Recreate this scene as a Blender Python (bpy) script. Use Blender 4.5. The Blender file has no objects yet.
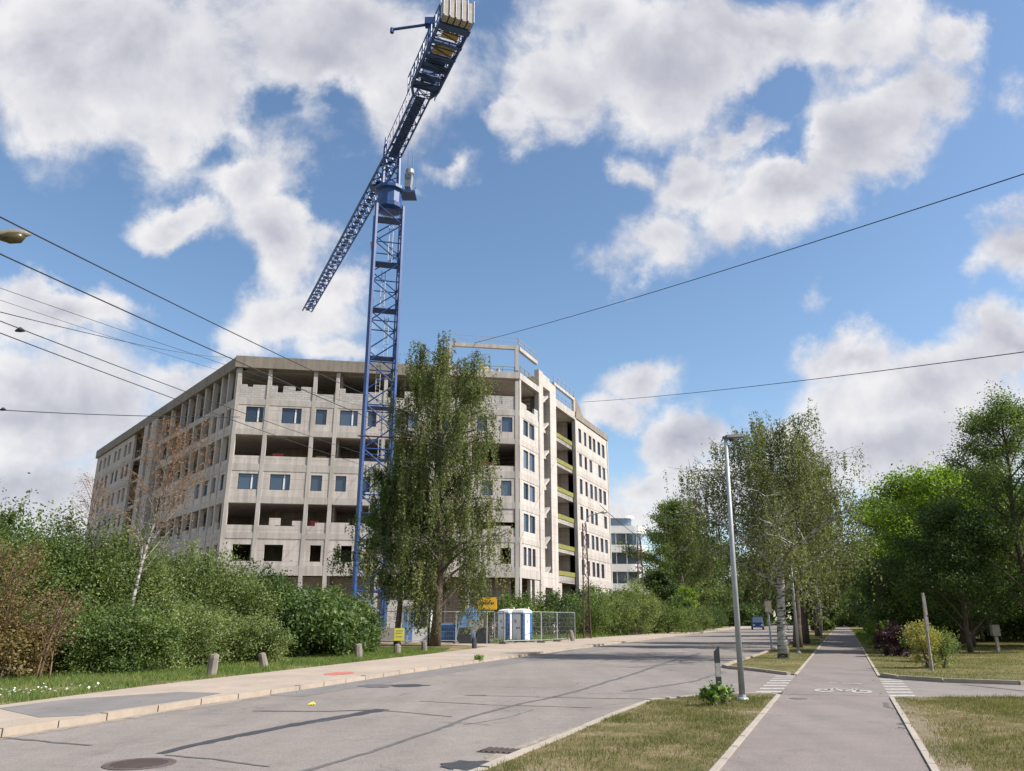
import bpy, math, random
import numpy as np
from mathutils import Vector, Matrix
R = math.radians
random.seed(7); rng = np.random.default_rng(7)
scene = bpy.context.scene
C = scene.collection
PITCH = R(16.9)

# ------------------------------------------------------------------ materials
def mat(name):
    m = bpy.data.materials.new(name); m.use_nodes = True
    nt = m.node_tree; b = nt.nodes['Principled BSDF']
    return m, nt, b
def N(nt, t, **kw):
    n = nt.nodes.new(t)
    for k, v in kw.items():
        if k.startswith('i_'):
            n.inputs[int(k[2:])].default_value = v
        else: setattr(n, k, v)
    return n
def L(nt, a, b): nt.links.new(a, b)
def noise(nt, vec, scale, detail=4, rough=.55, dist=0):
    n = N(nt, 'ShaderNodeTexNoise'); n.inputs['Scale'].default_value = scale
    n.inputs['Detail'].default_value = detail; n.inputs['Roughness'].default_value = rough
    n.inputs['Distortion'].default_value = dist
    if vec is not None: L(nt, vec, n.inputs['Vector'])
    return n.outputs['Fac']
def ramp(nt, fac, stops):
    r = N(nt, 'ShaderNodeValToRGB'); e = r.color_ramp.elements
    while len(e) < len(stops): e.new(.5)
    for i, (p, c) in enumerate(stops):
        e[i].position = p; e[i].color = (*c, 1) if len(c) == 3 else c
    L(nt, fac, r.inputs[0]); return r.outputs[0]
def mix(nt, fac, a, b, mode='MIX'):
    m = N(nt, 'ShaderNodeMix', data_type='RGBA', blend_type=mode)
    for s, v in ((m.inputs[0], fac), (m.inputs[6], a), (m.inputs[7], b)):
        if isinstance(v, (int, float)): s.default_value = v
        elif isinstance(v, tuple): s.default_value = (*v, 1)
        else: L(nt, v, s)
    return m.outputs[2]
def geo_pos(nt): return N(nt, 'ShaderNodeNewGeometry').outputs['Position']
def objc(nt): return N(nt, 'ShaderNodeTexCoord').outputs['Object']
def bump(nt, b, h, s=.3, d=.02):
    n = N(nt, 'ShaderNodeBump'); n.inputs['Strength'].default_value = s; n.inputs['Distance'].default_value = d
    L(nt, h, n.inputs['Height']); L(nt, n.outputs[0], b.inputs['Normal'])
def simple(name, col, rough=.6, metal=0, var=.15, scale=3, spec=None):
    m, nt, b = mat(name)
    p = objc(nt); f = noise(nt, p, scale, 5)
    lo = tuple(c*(1-var) for c in col); hi = tuple(min(1, c*(1+var)) for c in col)
    L(nt, ramp(nt, f, [(.3, lo), (.7, hi)]), b.inputs['Base Color'])
    b.inputs['Roughness'].default_value = rough; b.inputs['Metallic'].default_value = metal
    if spec is not None: b.inputs['Specular IOR Level'].default_value = spec
    return m
def asphalt(name, lo, hi, cracks=True, sc=1.0):
    m, nt, b = mat(name); p = geo_pos(nt)
    big = noise(nt, p, .25*sc, 5, .6, .4); fine = noise(nt, p, 60, 3, .7); mid = noise(nt, p, 3, 5, .65)
    c = ramp(nt, big, [(.3, lo), (.7, hi)])
    c = mix(nt, .35, c, ramp(nt, mid, [(.35, lo), (.7, hi)]))
    c = mix(nt, .75, c, ramp(nt, fine, [(.3, (.5, .5, .5)), (.7, (1.35, 1.35, 1.35))]), 'MULTIPLY')
    stn = noise(nt, p, .9, 6, .75, 1.0); c = mix(nt, .7, c, ramp(nt, stn, [(.28, (.72, .71, .70)), (.42, (1, 1, 1)), (.66, (1.1, 1.09, 1.07))]), 'MULTIPLY')
    # stretched wheel-track tone along the road direction
    mp = N(nt, 'ShaderNodeMapping'); mp.inputs['Rotation'].default_value = (0, 0, R(20)); mp.inputs['Scale'].default_value = (1.1, .05, 1)
    L(nt, p, mp.inputs['Vector'])
    tr = noise(nt, mp.outputs[0], 1.0, 3, .5)
    c = mix(nt, .6, c, ramp(nt, tr, [(.3, (.82, .82, .83)), (.7, (1.12, 1.1, 1.1))]), 'MULTIPLY')
    if cracks:
        dn = N(nt, 'ShaderNodeTexNoise'); dn.inputs['Scale'].default_value = 1.5; dn.inputs['Detail'].default_value = 4; L(nt, p, dn.inputs['Vector'])
        dv = N(nt, 'ShaderNodeVectorMath', operation='MULTIPLY_ADD'); L(nt, dn.outputs['Color'], dv.inputs[0]); dv.inputs[1].default_value = (1.2, 1.2, 0); L(nt, p, dv.inputs[2])
        v = N(nt, 'ShaderNodeTexVoronoi', feature='DISTANCE_TO_EDGE'); v.inputs['Scale'].default_value = .35
        L(nt, dv.outputs[0], v.inputs['Vector'])
        k = ramp(nt, v.outputs['Distance'], [(0, (.62, .6, .6)), (.006, (1, 1, 1))])
        gate = ramp(nt, noise(nt, p, .4, 2), [(.5, (0, 0, 0)), (.6, (1, 1, 1))])
        c2 = mix(nt, 1, c, k, 'MULTIPLY'); c = mix(nt, gate, c, c2)
    L(nt, c, b.inputs['Base Color']); b.inputs['Roughness'].default_value = .9
    b.inputs['Specular IOR Level'].default_value = .25
    bump(nt, b, fine, .5, .006)
    return m
def concrete(name, base, dark, joints=None, rough=.9, streak=.5):
    m, nt, b = mat(name); p = geo_pos(nt)
    n1 = noise(nt, p, .35, 6, .65, .3); n2 = noise(nt, p, 4, 6, .7)
    c = ramp(nt, n1, [(.3, dark), (.68, base)])
    c = mix(nt, .4, c, ramp(nt, n2, [(.3, dark), (.7, base)]))
    mp = N(nt, 'ShaderNodeMapping'); mp.inputs['Scale'].default_value = (1.6, 1.6, .12); L(nt, p, mp.inputs['Vector'])
    st = noise(nt, mp.outputs[0], 1.2, 4, .6)
    c = mix(nt, streak, c, ramp(nt, st, [(.35, (.6, .58, .56)), (.6, (1.05, 1.05, 1.05))]), 'MULTIPLY')
    h = n2
    if joints:
        # block / panel joints: u runs along the facade (object local x,z)
        o = objc(nt); sx = N(nt, 'ShaderNodeSeparateXYZ'); L(nt, o, sx.inputs[0])
        cx = N(nt, 'ShaderNodeCombineXYZ'); L(nt, sx.outputs[0], cx.inputs[0]); L(nt, sx.outputs[2], cx.inputs[1])
        br = N(nt, 'ShaderNodeTexBrick'); br.inputs['Scale'].default_value = 1
        br.inputs['Brick Width'].default_value = joints[0]; br.inputs['Row Height'].default_value = joints[1]
        br.inputs['Mortar Size'].default_value = joints[2]; br.inputs['Color1'].default_value = (1, 1, 1, 1)
        br.inputs['Color2'].default_value = (joints[3],)*3+(1,); br.inputs['Mortar'].default_value = (.45, .43, .42, 1)
        L(nt, cx.outputs[0], br.inputs['Vector']); c = mix(nt, 1, c, br.outputs['Color'], 'MULTIPLY')
    L(nt, c, b.inputs['Base Color']); b.inputs['Roughness'].default_value = rough
    b.inputs['Specular IOR Level'].default_value = .2
    bump(nt, b, h, .3, .01)
    return m
def leafmat(name, cols, trans=.35, rough=.55):
    m, nt, b = mat(name)
    a = N(nt, 'ShaderNodeAttribute', attribute_name='tint')
    c = ramp(nt, a.outputs['Fac'], [(i/(len(cols)-1), col) for i, col in enumerate(cols)])
    L(nt, c, b.inputs['Base Color']); b.inputs['Roughness'].default_value = rough
    b.inputs['Specular IOR Level'].default_value = .3
    t = N(nt, 'ShaderNodeBsdfTranslucent')
    c2 = mix(nt, 1, c, (1.5, 1.6, .6), 'MULTIPLY')
    L(nt, c2, t.inputs[0])
    ms = N(nt, 'ShaderNodeMixShader'); ms.inputs[0].default_value = trans
    L(nt, b.outputs[0], ms.inputs[1]); L(nt, t.outputs[0], ms.inputs[2])
    L(nt, ms.outputs[0], nt.nodes['Material Output'].inputs['Surface'])
    return m
def bark(name, white=False, col=(.10, .075, .055)):
    m, nt, b = mat(name); p = objc(nt)
    mp = N(nt, 'ShaderNodeMapping'); L(nt, p, mp.inputs['Vector'])
    if white:
        mp.inputs['Scale'].default_value = (1, 1, 5)
        n = noise(nt, mp.outputs[0], 1.6, 6, .7, .5)
        c = ramp(nt, n, [(.42, (.03, .025, .022)), (.5, (.33, .31, .28)), (.7, (.5, .48, .44))])
    else:
        mp.inputs['Scale'].default_value = (6, 6, .9)
        n = noise(nt, mp.outputs[0], 3, 6, .7, .3)
        c = ramp(nt, n, [(.3, tuple(x*.4 for x in col)), (.7, tuple(x*1.6 for x in col))])
    L(nt, c, b.inputs['Base Color']); b.inputs['Roughness'].default_value = .95
    bump(nt, b, n, .8, .03)
    return m
def grassground(name, cols, patch=.5):
    m, nt, b = mat(name); p = geo_pos(nt)
    a = noise(nt, p, patch, 6, .7, .3); f = noise(nt, p, 25, 4, .75)
    c = ramp(nt, a, cols); c = mix(nt, .55, c, ramp(nt, f, [(.3, (.4, .4, .4)), (.7, (1.5, 1.5, 1.4))]), 'MULTIPLY')
    L(nt, c, b.inputs['Base Color']); b.inputs['Roughness'].default_value = 1
    b.inputs['Specular IOR Level'].default_value = .1
    bump(nt, b, f, 1, .04)
    return m

M = {}
M['road'] = asphalt('road_asphalt', (.19, .168, .15), (.265, .236, .213))
M['path'] = asphalt('path_asphalt', (.19, .162, .148), (.248, .214, .196), False, 2)
M['dust'] = simple('gutter_dust', (.26, .22, .175), .95, 0, .3, 5)
M['tar'] = simple('tar', (.045, .045, .05), .6, 0, .2, 8)
M['tar_pale'] = simple('worn_tar', (.105, .1, .1), .8, 0, .25, 6)
M['patch'] = asphalt('patch_asphalt', (.17, .16, .15), (.22, .205, .195), False, 3)
M['walk'] = concrete('walk_concrete', (.44, .365, .295), (.28, .23, .185), None, .95, .1)
M['kerb'] = concrete('kerb_concrete', (.42, .35, .28), (.26, .21, .17), None, .95, .1)
M['kerb2'] = concrete('pale_kerb', (.42, .37, .31), (.3, .26, .22), None, .95, .1)
M['paint'] = simple('road_paint', (.6, .59, .57), .8, 0, .25, 14)
# worn marking paint
_m, _nt, _b = mat('worn_paint'); _p = geo_pos(_nt)
L(_nt, ramp(_nt, noise(_nt, _p, 18, 5, .8), [(.40, (.25, .225, .20)), (.62, (.50, .47, .44))]), _b.inputs['Base Color']); _b.inputs['Roughness'].default_value = .9
M['worn'] = _m
DRY = (.20, .165, .085); OLV = (.115, .12, .042); GRN = (.065, .10, .028)
M['lawn'] = grassground('lawn', [(.3, (.09, .105, .035)), (.5, (.16, .145, .065)), (.68, (.25, .2, .11))], .45)
M['verge'] = grassground('verge_ground', [(.34, (.09, .095, .038)), (.48, (.19, .155, .08)), (.62, (.30, .235, .155))], .8)
M['earth'] = grassground('earth', [(.3, (.05, .065, .025)), (.7, (.09, .09, .04))], .3)
M['dirt'] = grassground('dirt', [(.3, (.2, .16, .11)), (.7, (.33, .27, .2))], .5)
M['panel'] = concrete('precast_panel', (.59, .535, .49), (.43, .385, .35), (3.1, 1.05, .012, .95))
M['band'] = concrete('cast_concrete', (.50, .46, .42), (.37, .335, .305))
M['column'] = concrete('column_concrete', (.50, .465, .425), (.38, .35, .32))
M['block'] = concrete('aerated_block', (.56, .53, .49), (.42, .395, .365), (.62, .25, .014, .82), .95, .1)
M['slab'] = concrete('slab_concrete', (.52, .47, .42), (.4, .36, .32))
M['inner'] = concrete('inner_wall', (.46, .39, .33), (.34, .29, .25), (.62, .25, .012, .8))
M['fascia'] = concrete('roof_fascia', (.29, .25, .21), (.2, .17, .145))
M['frame'] = simple('window_frame', (.018, .022, .03), .45)
_m, _nt, _b = mat('window_glass')
_b.inputs['Base Color'].default_value = (.09, .12, .17, 1); _b.inputs['Metallic'].default_value = .45; _b.inputs['Roughness'].default_value = .06
_n = noise(_nt, geo_pos(_nt), .8, 2); bump(_nt, _b, _n, .12, .1)
L(_nt, ramp(_nt, N(_nt, 'ShaderNodeObjectInfo').outputs['Random'], [(0, (.035, .045, .06)), (.5, (.09, .12, .16)), (1, (.17, .21, .26))]), _b.inputs['Base Color'])
M['glass'] = _m
M['blue'] = simple('crane_blue', (.02, .062, .20), .45, 0, .3, 2)
M['blue_dark'] = simple('deck_blue', (.022, .06, .17), .6, 0, .3, 2)
M['ballast'] = simple('ballast_concrete', (.38, .34, .29), .9)
M['ply'] = simple('ply_board', (.45, .33, .14), .8, 0, .3, 1)
M['rust'] = simple('rusty_steel', (.3, .11, .05), .8, 0, .3, 3)
M['steel'] = simple('galvanised', (.32, .33, .35), .55, .25, .12, 5)
M['wire'] = simple('cable_black', (.02, .02, .025), .6)
M['dark'] = simple('dark_metal', (.02, .02, .022), .6)
M['white'] = simple('white_plastic', (.72, .72, .7), .45, 0, .08, 2)
M['pblue'] = simple('toilet_blue', (.03, .12, .3), .5, 0, .1, 2)
M['tarp'] = simple('tarp_blue', (.12, .25, .5), .6, 0, .25, 3)
M['yellow'] = simple('sign_yellow', (.75, .42, .02), .5, 0, .06, 2)
M['lemon'] = simple('pale_yellow', (.75, .68, .08), .6, 0, .1, 3)
M['guard'] = simple('guard_net', (.19, .185, .04), .8, 0, .3, 3)
M['red'] = simple('sign_red', (.35, .03, .04), .5, 0, .1, 3)
M['redpaint'] = simple('red_spray', (.42, .13, .1), .9, 0, .35, 6)
M['black'] = simple('black_block', (.03, .032, .036), .7)
M['wood'] = simple('grey_wood', (.26, .23, .2), .9, 0, .3, 9)
M['stone'] = concrete('bollard_stone', (.31, .27, .225), (.14, .12, .10), None, .95, .2)
M['bark_d'] = bark('bark_dark'); M['bark_w'] = bark('bark_birch', True); M['bark_s'] = bark('bark_sick', True); _nt = M['bark_s'].node_tree; _b = _nt.nodes['Principled BSDF']; _l = _b.inputs['Base Color'].links[0].from_socket
_sx = N(_nt, 'ShaderNodeSeparateXYZ'); L(_nt, objc(_nt), _sx.inputs[0]); _r = ramp(_nt, N(_nt, 'ShaderNodeMath', operation='MULTIPLY').outputs[0], [(.42, (0, 0, 0)), (.7, (1, 1, 1))]); _m2 = _r.node.inputs[0].links[0].from_node; L(_nt, _sx.outputs[2], _m2.inputs[0]); _m2.inputs[1].default_value = .1
L(_nt, mix(_nt, _r, _l, (.2, .12, .08)), _b.inputs['Base Color'])
M['bark_b'] = bark('bark_brown', False, (.16, .10, .06))
M['birch'] = leafmat('birch_leaves', [(.05, .068, .026), (.12, .14, .052), (.24, .25, .11)], .35)
M['birch2'] = leafmat('birch_leaves_grey', [(.052, .066, .03), (.13, .142, .062), (.24, .245, .12)], .35)
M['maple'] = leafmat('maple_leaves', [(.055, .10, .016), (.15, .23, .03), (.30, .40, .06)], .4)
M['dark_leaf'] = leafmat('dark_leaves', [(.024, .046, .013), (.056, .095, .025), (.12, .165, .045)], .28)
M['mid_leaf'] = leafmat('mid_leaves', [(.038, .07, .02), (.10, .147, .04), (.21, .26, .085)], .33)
M['willow'] = leafmat('willow_leaves', [(.052, .082, .028), (.14, .18, .06), (.27, .31, .13)], .35)
M['lilac'] = leafmat('broad_leaves', [(.03, .062, .018), (.072, .12, .034), (.16, .215, .075)], .3, .4)
M['rusty_leaf'] = leafmat('rusty_leaves', [(.13, .075, .045), (.23, .13, .08), (.32, .2, .13)], .3)
M['brown_leaf'] = leafmat('brown_leaves', [(.10, .08, .03), (.17, .12, .045), (.2, .16, .07)], .3)
M['gold_leaf'] = leafmat('golden_leaves', [(.2, .18, .04), (.34, .30, .085), (.45, .42, .17)], .35)
M['purple_leaf'] = leafmat('purple_leaves', [(.02, .01, .014), (.045, .018, .025), (.07, .03, .035)], .2)
M['weed'] = leafmat('weed_leaves', [(.06, .12, .02), (.12, .21, .04), (.22, .32, .08)], .3, .5)
M['grass'] = leafmat('grass_blades', [(.08, .11, .03), (.18, .165, .07), (.32, .25, .145)], .3, .8)
M['grass_long'] = leafmat('long_grass', [(.065, .12, .025), (.13, .19, .045), (.24, .25, .09)], .35, .7)

# ------------------------------------------------------------------ mesh helpers
class MB:
    def __init__(s): s.v = []; s.f = []
    def add(s, vs, fs):
        o = len(s.v); s.v += [tuple(p) for p in vs]; s.f += [tuple(o+i for i in f) for f in fs]; return s
    def hexa(s, p):  # 8 points: bottom 4 ccw, top 4
        return s.add(p, [(3, 2, 1, 0), (4, 5, 6, 7), (0, 1, 5, 4), (1, 2, 6, 5), (2, 3, 7, 6), (3, 0, 4, 7)])
    def box(s, x0, x1, y0, y1, z0, z1):
        return s.hexa([(x0, y0, z0), (x1, y0, z0), (x1, y1, z0), (x0, y1, z0), (x0, y0, z1), (x1, y0, z1), (x1, y1, z1), (x0, y1, z1)])
    def tube(s, pts, rad, n=6, caps=True):
        pts = [Vector(p) for p in pts]
        if not hasattr(rad, '__len__'): rad = [rad]*len(pts)
        o = len(s.v); prev = None
        for i, p in enumerate(pts):
            t = (pts[min(i+1, len(pts)-1)]-pts[max(i-1, 0)])
            if t.length < 1e-9: t = Vector((0, 0, 1))
            t.normalize()
            if prev is None:
                a = Vector((0, 0, 1)) if abs(t.z) < .9 else Vector((1, 0, 0)); u = t.cross(a).normalized()
            else:
                u = (prev-t*prev.dot(t))
                u = u.normalized() if u.length > 1e-6 else t.orthogonal().normalized()
            prev = u; w = t.cross(u)
            for k in range(n):
                a = 2*math.pi*k/n
                s.v.append(tuple(p+(u*math.cos(a)+w*math.sin(a))*rad[i]))
        for i in range(len(pts)-1):
            for k in range(n):
                a = o+i*n+k; b = o+i*n+(k+1) % n
                s.f.append((a, b, b+n, a+n))
        if caps:
            s.f.append(tuple(o+k for k in reversed(range(n)))); e = o+(len(pts)-1)*n
            s.f.append(tuple(e+k for k in range(n)))
        return s
    def bar(s, a, b, w): return s.tube([a, b], w*.62, 4)
    def lathe(s, prof, n=20, c=(0, 0)):
        o = len(s.v)
        for r, z in prof:
            for k in range(n):
                a = 2*math.pi*k/n; s.v.append((c[0]+r*math.cos(a), c[1]+r*math.sin(a), z))
        for i in range(len(prof)-1):
            for k in range(n):
                a = o+i*n+k; b = o+i*n+(k+1) % n; s.f.append((a, b, b+n, a+n))
        s.f.append(tuple(o+k for k in reversed(range(n)))); e = o+(len(prof)-1)*n
        s.f.append(tuple(e+k for k in range(n))); return s
    def prism(s, pts, z0, z1):
        n = len(pts)
        s.add([(x, y, z0) for x, y in pts]+[(x, y, z1) for x, y in pts],
              [tuple(reversed(range(n))), tuple(range(n, 2*n))]+[(i, (i+1) % n, n+(i+1) % n, n+i) for i in range(n)])
        return s
    def build(s, name, m, parent=None, smooth=False, loc=None, rot=None, bevel=0):
        me = bpy.data.meshes.new(name); me.from_pydata(s.v, [], s.f); me.update()
        if smooth:
            me.polygons.foreach_set('use_smooth', [True]*len(me.polygons))
        me.materials.append(m)
        o = bpy.data.objects.new(name, me); C.objects.link(o)
        if parent: o.parent = parent
        if loc: o.location = loc
        if rot: o.rotation_euler = rot
        if bevel:
            b = o.modifiers.new('bevel', 'BEVEL'); b.width = bevel; b.segments = 2; b.limit_method = 'ANGLE'
        return o
def tag(o, label=None, cat=None, group=None, kind=None):
    if label: o['label'] = label
    if cat: o['category'] = cat
    if group: o['group'] = group
    if kind: o['kind'] = kind
    return o
def empty(name, loc=(0, 0, 0), rz=0):
    o = bpy.data.objects.new(name, None); C.objects.link(o); o.location = loc; o.rotation_euler = (0, 0, rz); o.empty_display_size = .3
    return o
def copy_tree(o, parent=None):
    c = o.copy(); C.objects.link(c); c.parent = parent
    for ch in list(o.children): copy_tree(ch, c)
    return c
def flat(name, pts, z, m, parent=None, kind='structure'):
    """horizontal sheet from an outline"""
    from mathutils.geometry import tessellate_polygon
    P = [Vector((x, y, 0)) for x, y in pts]
    tris = tessellate_polygon([P])
    fs = []
    for t in tris:
        a, b, c = [P[i] for i in t]
        fs.append(t if (b-a).cross(c-a).z > 0 else tuple(reversed(t)))
    o = MB().add([(x, y, z) for x, y in pts], fs).build(name, m, parent)
    if kind and not parent: o['kind'] = kind
    return o
def strip(name, Lp, Rp, z, m, kind='structure', parent=None):
    b = MB(); n = len(Lp)
    b.add([(x, y, z) for x, y in Lp]+[(x, y, z) for x, y in Rp], [(i, n+i, n+i+1, i+1) for i in range(n-1)])
    o = b.build(name, m, parent)
    if kind and not parent: o['kind'] = kind
    return o
def resample(pts, step):
    out = [pts[0]]
    for a, b in zip(pts, pts[1:]):
        d = math.hypot(b[0]-a[0], b[1]-a[1]); k = max(1, int(d/step))
        for i in range(1, k+1): out.append((a[0]+(b[0]-a[0])*i/k, a[1]+(b[1]-a[1])*i/k))
    return out
def offset(pts, d):
    out = []
    for i, p in enumerate(pts):
        a = pts[max(0, i-1)]; b = pts[min(len(pts)-1, i+1)]
        tx, ty = b[0]-a[0], b[1]-a[1]; l = math.hypot(tx, ty)
        out.append((p[0]+ty/l*d, p[1]-tx/l*d))   # +d = to the right of travel
    return out

def fastmesh(name, V, F, m, tint=None):
    me = bpy.data.meshes.new(name); nv = len(V); nf, k = F.shape
    me.vertices.add(nv); me.vertices.foreach_set('co', V.astype(np.float32).ravel())
    me.loops.add(nf*k); me.loops.foreach_set('vertex_index', F.astype(np.int32).ravel())
    me.polygons.add(nf); me.polygons.foreach_set('loop_start', np.arange(0, nf*k, k, dtype=np.int32))
    me.update(calc_edges=True)
    if tint is not None:
        a = me.attributes.new('tint', 'FLOAT', 'FACE'); a.data.foreach_set('value', tint.astype(np.float32))
    me.materials.append(m)
    return me
def leaves_mesh(name, Cn, size, m, tint, aspect=.6, droop=0.0, flat_=.0):
    n = len(Cn); a = rng.normal(size=(n, 3)); a[:, 2] = a[:, 2]*(1-flat_)-droop
    a /= np.linalg.norm(a, axis=1)[:, None]
    b = rng.normal(size=(n, 3)); b[:, 2] *= (1-flat_); b -= a*np.sum(a*b, 1)[:, None]; b /= np.linalg.norm(b, axis=1)[:, None]
    s = size*rng.uniform(.65, 1.3, n)[:, None]
    V = np.stack([Cn-a*s*.5, Cn+b*s*aspect*.5-a*s*.08, Cn+a*s*.5, Cn-b*s*aspect*.5-a*s*.08], 1).reshape(-1, 3)
    F = np.arange(n*4).reshape(n, 4)
    return fastmesh(name, V, F, m, np.clip(tint, 0, 1))

# ------------------------------------------------------------------ camera, render, light
cam = bpy.data.cameras.new('camera'); cam.sensor_width = 36; cam.lens = 770/1024*36; cam.clip_end = 5000; cam.clip_start = .1
co = bpy.data.objects.new('camera', cam); C.objects.link(co); co.location = (0, 0, 1.7); co.rotation_euler = (R(90)+PITCH, 0, 0)
scene.camera = co
scene.render.engine = 'CYCLES'
scene.view_settings.view_transform = 'Standard'; scene.view_settings.look = 'None'; scene.view_settings.gamma = 1
scene.view_settings.exposure = .72
scene.cycles.max_bounces = 6; scene.cycles.transparent_max_bounces = 4; scene.cycles.diffuse_bounces = 3; scene.cycles.glossy_bounces = 2

sun_az = math.atan2(.95, -.22); sun_el = R(43)
sd = Vector((math.sin(sun_az)*math.cos(sun_el), math.cos(sun_az)*math.cos(sun_el), math.sin(sun_el)))
sl = bpy.data.lights.new('sun', 'SUN'); sl.energy = 4.6; sl.angle = R(.5); sl.color = (1, .95, .885)
so = bpy.data.objects.new('sun', sl); C.objects.link(so); so.rotation_euler = sd.to_track_quat('Z', 'Y').to_euler(); so.location = (20, 0, 60)

w = bpy.data.worlds.new('World'); scene.world = w; w.use_nodes = True; nt = w.node_tree
for n in list(nt.nodes): nt.nodes.remove(n)
out = N(nt, 'ShaderNodeOutputWorld')
sky = N(nt, 'ShaderNodeTexSky', sky_type='NISHITA'); sky.sun_disc = False; sky.sun_elevation = sun_el; sky.sun_rotation = sun_az
sky.air_density = 1.0; sky.dust_density = .6; sky.ozone_density = 1.5
bg = N(nt, 'ShaderNodeBackground'); bg.inputs[1].default_value = .108
hs = N(nt, 'ShaderNodeHueSaturation'); hs.inputs['Saturation'].default_value = 1.06; L(nt, sky.outputs[0], hs.inputs['Color']); hs.inputs['Hue'].default_value = .498; L(nt, hs.outputs[0], bg.inputs[0])
gen = N(nt, 'ShaderNodeTexCoord').outputs['Generated']
def dotn(v):
    d = N(nt, 'ShaderNodeVectorMath', operation='DOT_PRODUCT'); L(nt, gen, d.inputs[0]); d.inputs[1].default_value = v; return d.outputs['Value']
def mth(op, a, b=None, c=None, clamp=False):
    m = N(nt, 'ShaderNodeMath', operation=op); m.use_clamp = clamp
    for i, v in enumerate((a, b, c)):
        if v is None: continue
        if isinstance(v, (int, float)): m.inputs[i].default_value = v
        else: L(nt, v, m.inputs[i])
    return m.outputs[0]
cp, sp = math.cos(PITCH), math.sin(PITCH)
dep = dotn((0, cp, sp)); depc = mth('MAXIMUM', dep, .15)
pu = mth('DIVIDE', dotn((1, 0, 0)), depc); pv = mth('DIVIDE', dotn((0, -sp, cp)), depc)
cmb = N(nt, 'ShaderNodeCombineXYZ'); L(nt, pu, cmb.inputs[0]); L(nt, pv, cmb.inputs[1])
P0 = cmb.outputs[0]
dn = N(nt, 'ShaderNodeTexNoise'); dn.inputs['Scale'].default_value = 7; dn.inputs['Detail'].default_value = 6; dn.inputs['Roughness'].default_value = .6; L(nt, P0, dn.inputs['Vector'])
dd = N(nt, 'ShaderNodeVectorMath', operation='SUBTRACT'); L(nt, dn.outputs['Color'], dd.inputs[0]); dd.inputs[1].default_value = (.5, .5, .5)
ds = N(nt, 'ShaderNodeVectorMath', operation='MULTIPLY_ADD'); L(nt, dd.outputs[0], ds.inputs[0]); ds.inputs[1].default_value = (.16, .16, 0); L(nt, P0, ds.inputs[2])
PD = ds.outputs[0]
clouds = [  # px, py, rx, ry, rot(deg, clockwise in the picture), weight
 (120, 60, 210, 120, 5, 1.1), (330, 40, 170, 75, 8, 1.1), (60, 110, 110, 80, 0, .8), (180, 140, 100, 55, 0, .75), (430, 90, 70, 75, 0, .8), (330, 110, 60, 40, 0, .6),
 (262, 175, 50, 60, 0, 1), (185, 222, 60, 24, 5, .9), (280, 250, 50, 60, 15, 1), (290, 315, 85, 38, 0, 1), (340, 285, 36, 28, 0, .8), (325, 240, 30, 30, 0, .5), (338, 350, 40, 16, 0, .7),
 (445, 172, 35, 14, -10, .45), (410, 190, 30, 12, 20, .3),
 (60, 308, 105, 34, 8, 1.1), (40, 400, 190, 80, 0, 1.1), (170, 385, 85, 40, 5, .9), (50, 490, 150, 60, 0, 1), (210, 360, 60, 20, 0, .6),
 (510, 125, 36, 36, 0, .9), (560, 80, 75, 60, 0, 1.1), (650, 60, 130, 78, 0, 1.2), (760, 30, 150, 55, 0, 1.1), (860, 30, 110, 50, 0, .9), (600, 20, 90, 50, 0, 1), (860, 70, 70, 35, -20, .6),
 (735, 130, 60, 28, -15, .85), (632, 172, 30, 26, 0, .8), (690, 180, 75, 36, -25, .95), (650, 245, 66, 46, -10, 1.05),
 (958, 40, 34, 34, -30, .9), (920, 95, 70, 44, -35, 1), (860, 145, 100, 56, -25, 1.15), (790, 190, 90, 50, -15, 1.05), (735, 222, 50, 28, -10, .7),
 (1010, 250, 52, 44, -20, 1.05), (1035, 210, 40, 40, 0, 1), (1005, 100, 46, 24, 20, .35), (815, 295, 18, 12, 0, .3),
 (850, 352, 70, 34, 0, 1.1), (930, 385, 160, 52, -8, 1.2), (1010, 350, 80, 42, -10, 1.1), (900, 440, 160, 60, 0, 1.1), (1030, 440, 120, 70, 0, 1),
 (640, 382, 50, 28, -8, .95), (618, 415, 48, 22, 0, .85), (688, 447, 46, 32, 0, 1), (655, 482, 70, 26, -10, .9), (630, 510, 80, 22, 0, .8), (720, 500, 90, 40, 0, .9)]
field = None
for (x, y, rx, ry, ro, wt) in clouds:
    mp = N(nt, 'ShaderNodeMapping', vector_type='TEXTURE')
    mp.inputs['Location'].default_value = ((x-512)/770, (385.5-y)/770, 0); mp.inputs['Rotation'].default_value = (0, 0, R(-ro)); mp.inputs['Scale'].default_value = (rx/770*1.17, ry/770*1.17, 1)
    L(nt, PD, mp.inputs['Vector'])
    ln = N(nt, 'ShaderNodeVectorMath', operation='LENGTH'); L(nt, mp.outputs[0], ln.inputs[0])
    e = mth('MULTIPLY_ADD', ln.outputs['Value'], -wt, wt)
    field = e if field is None else mth('SMOOTH_MAX', field, e, .18)
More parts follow.
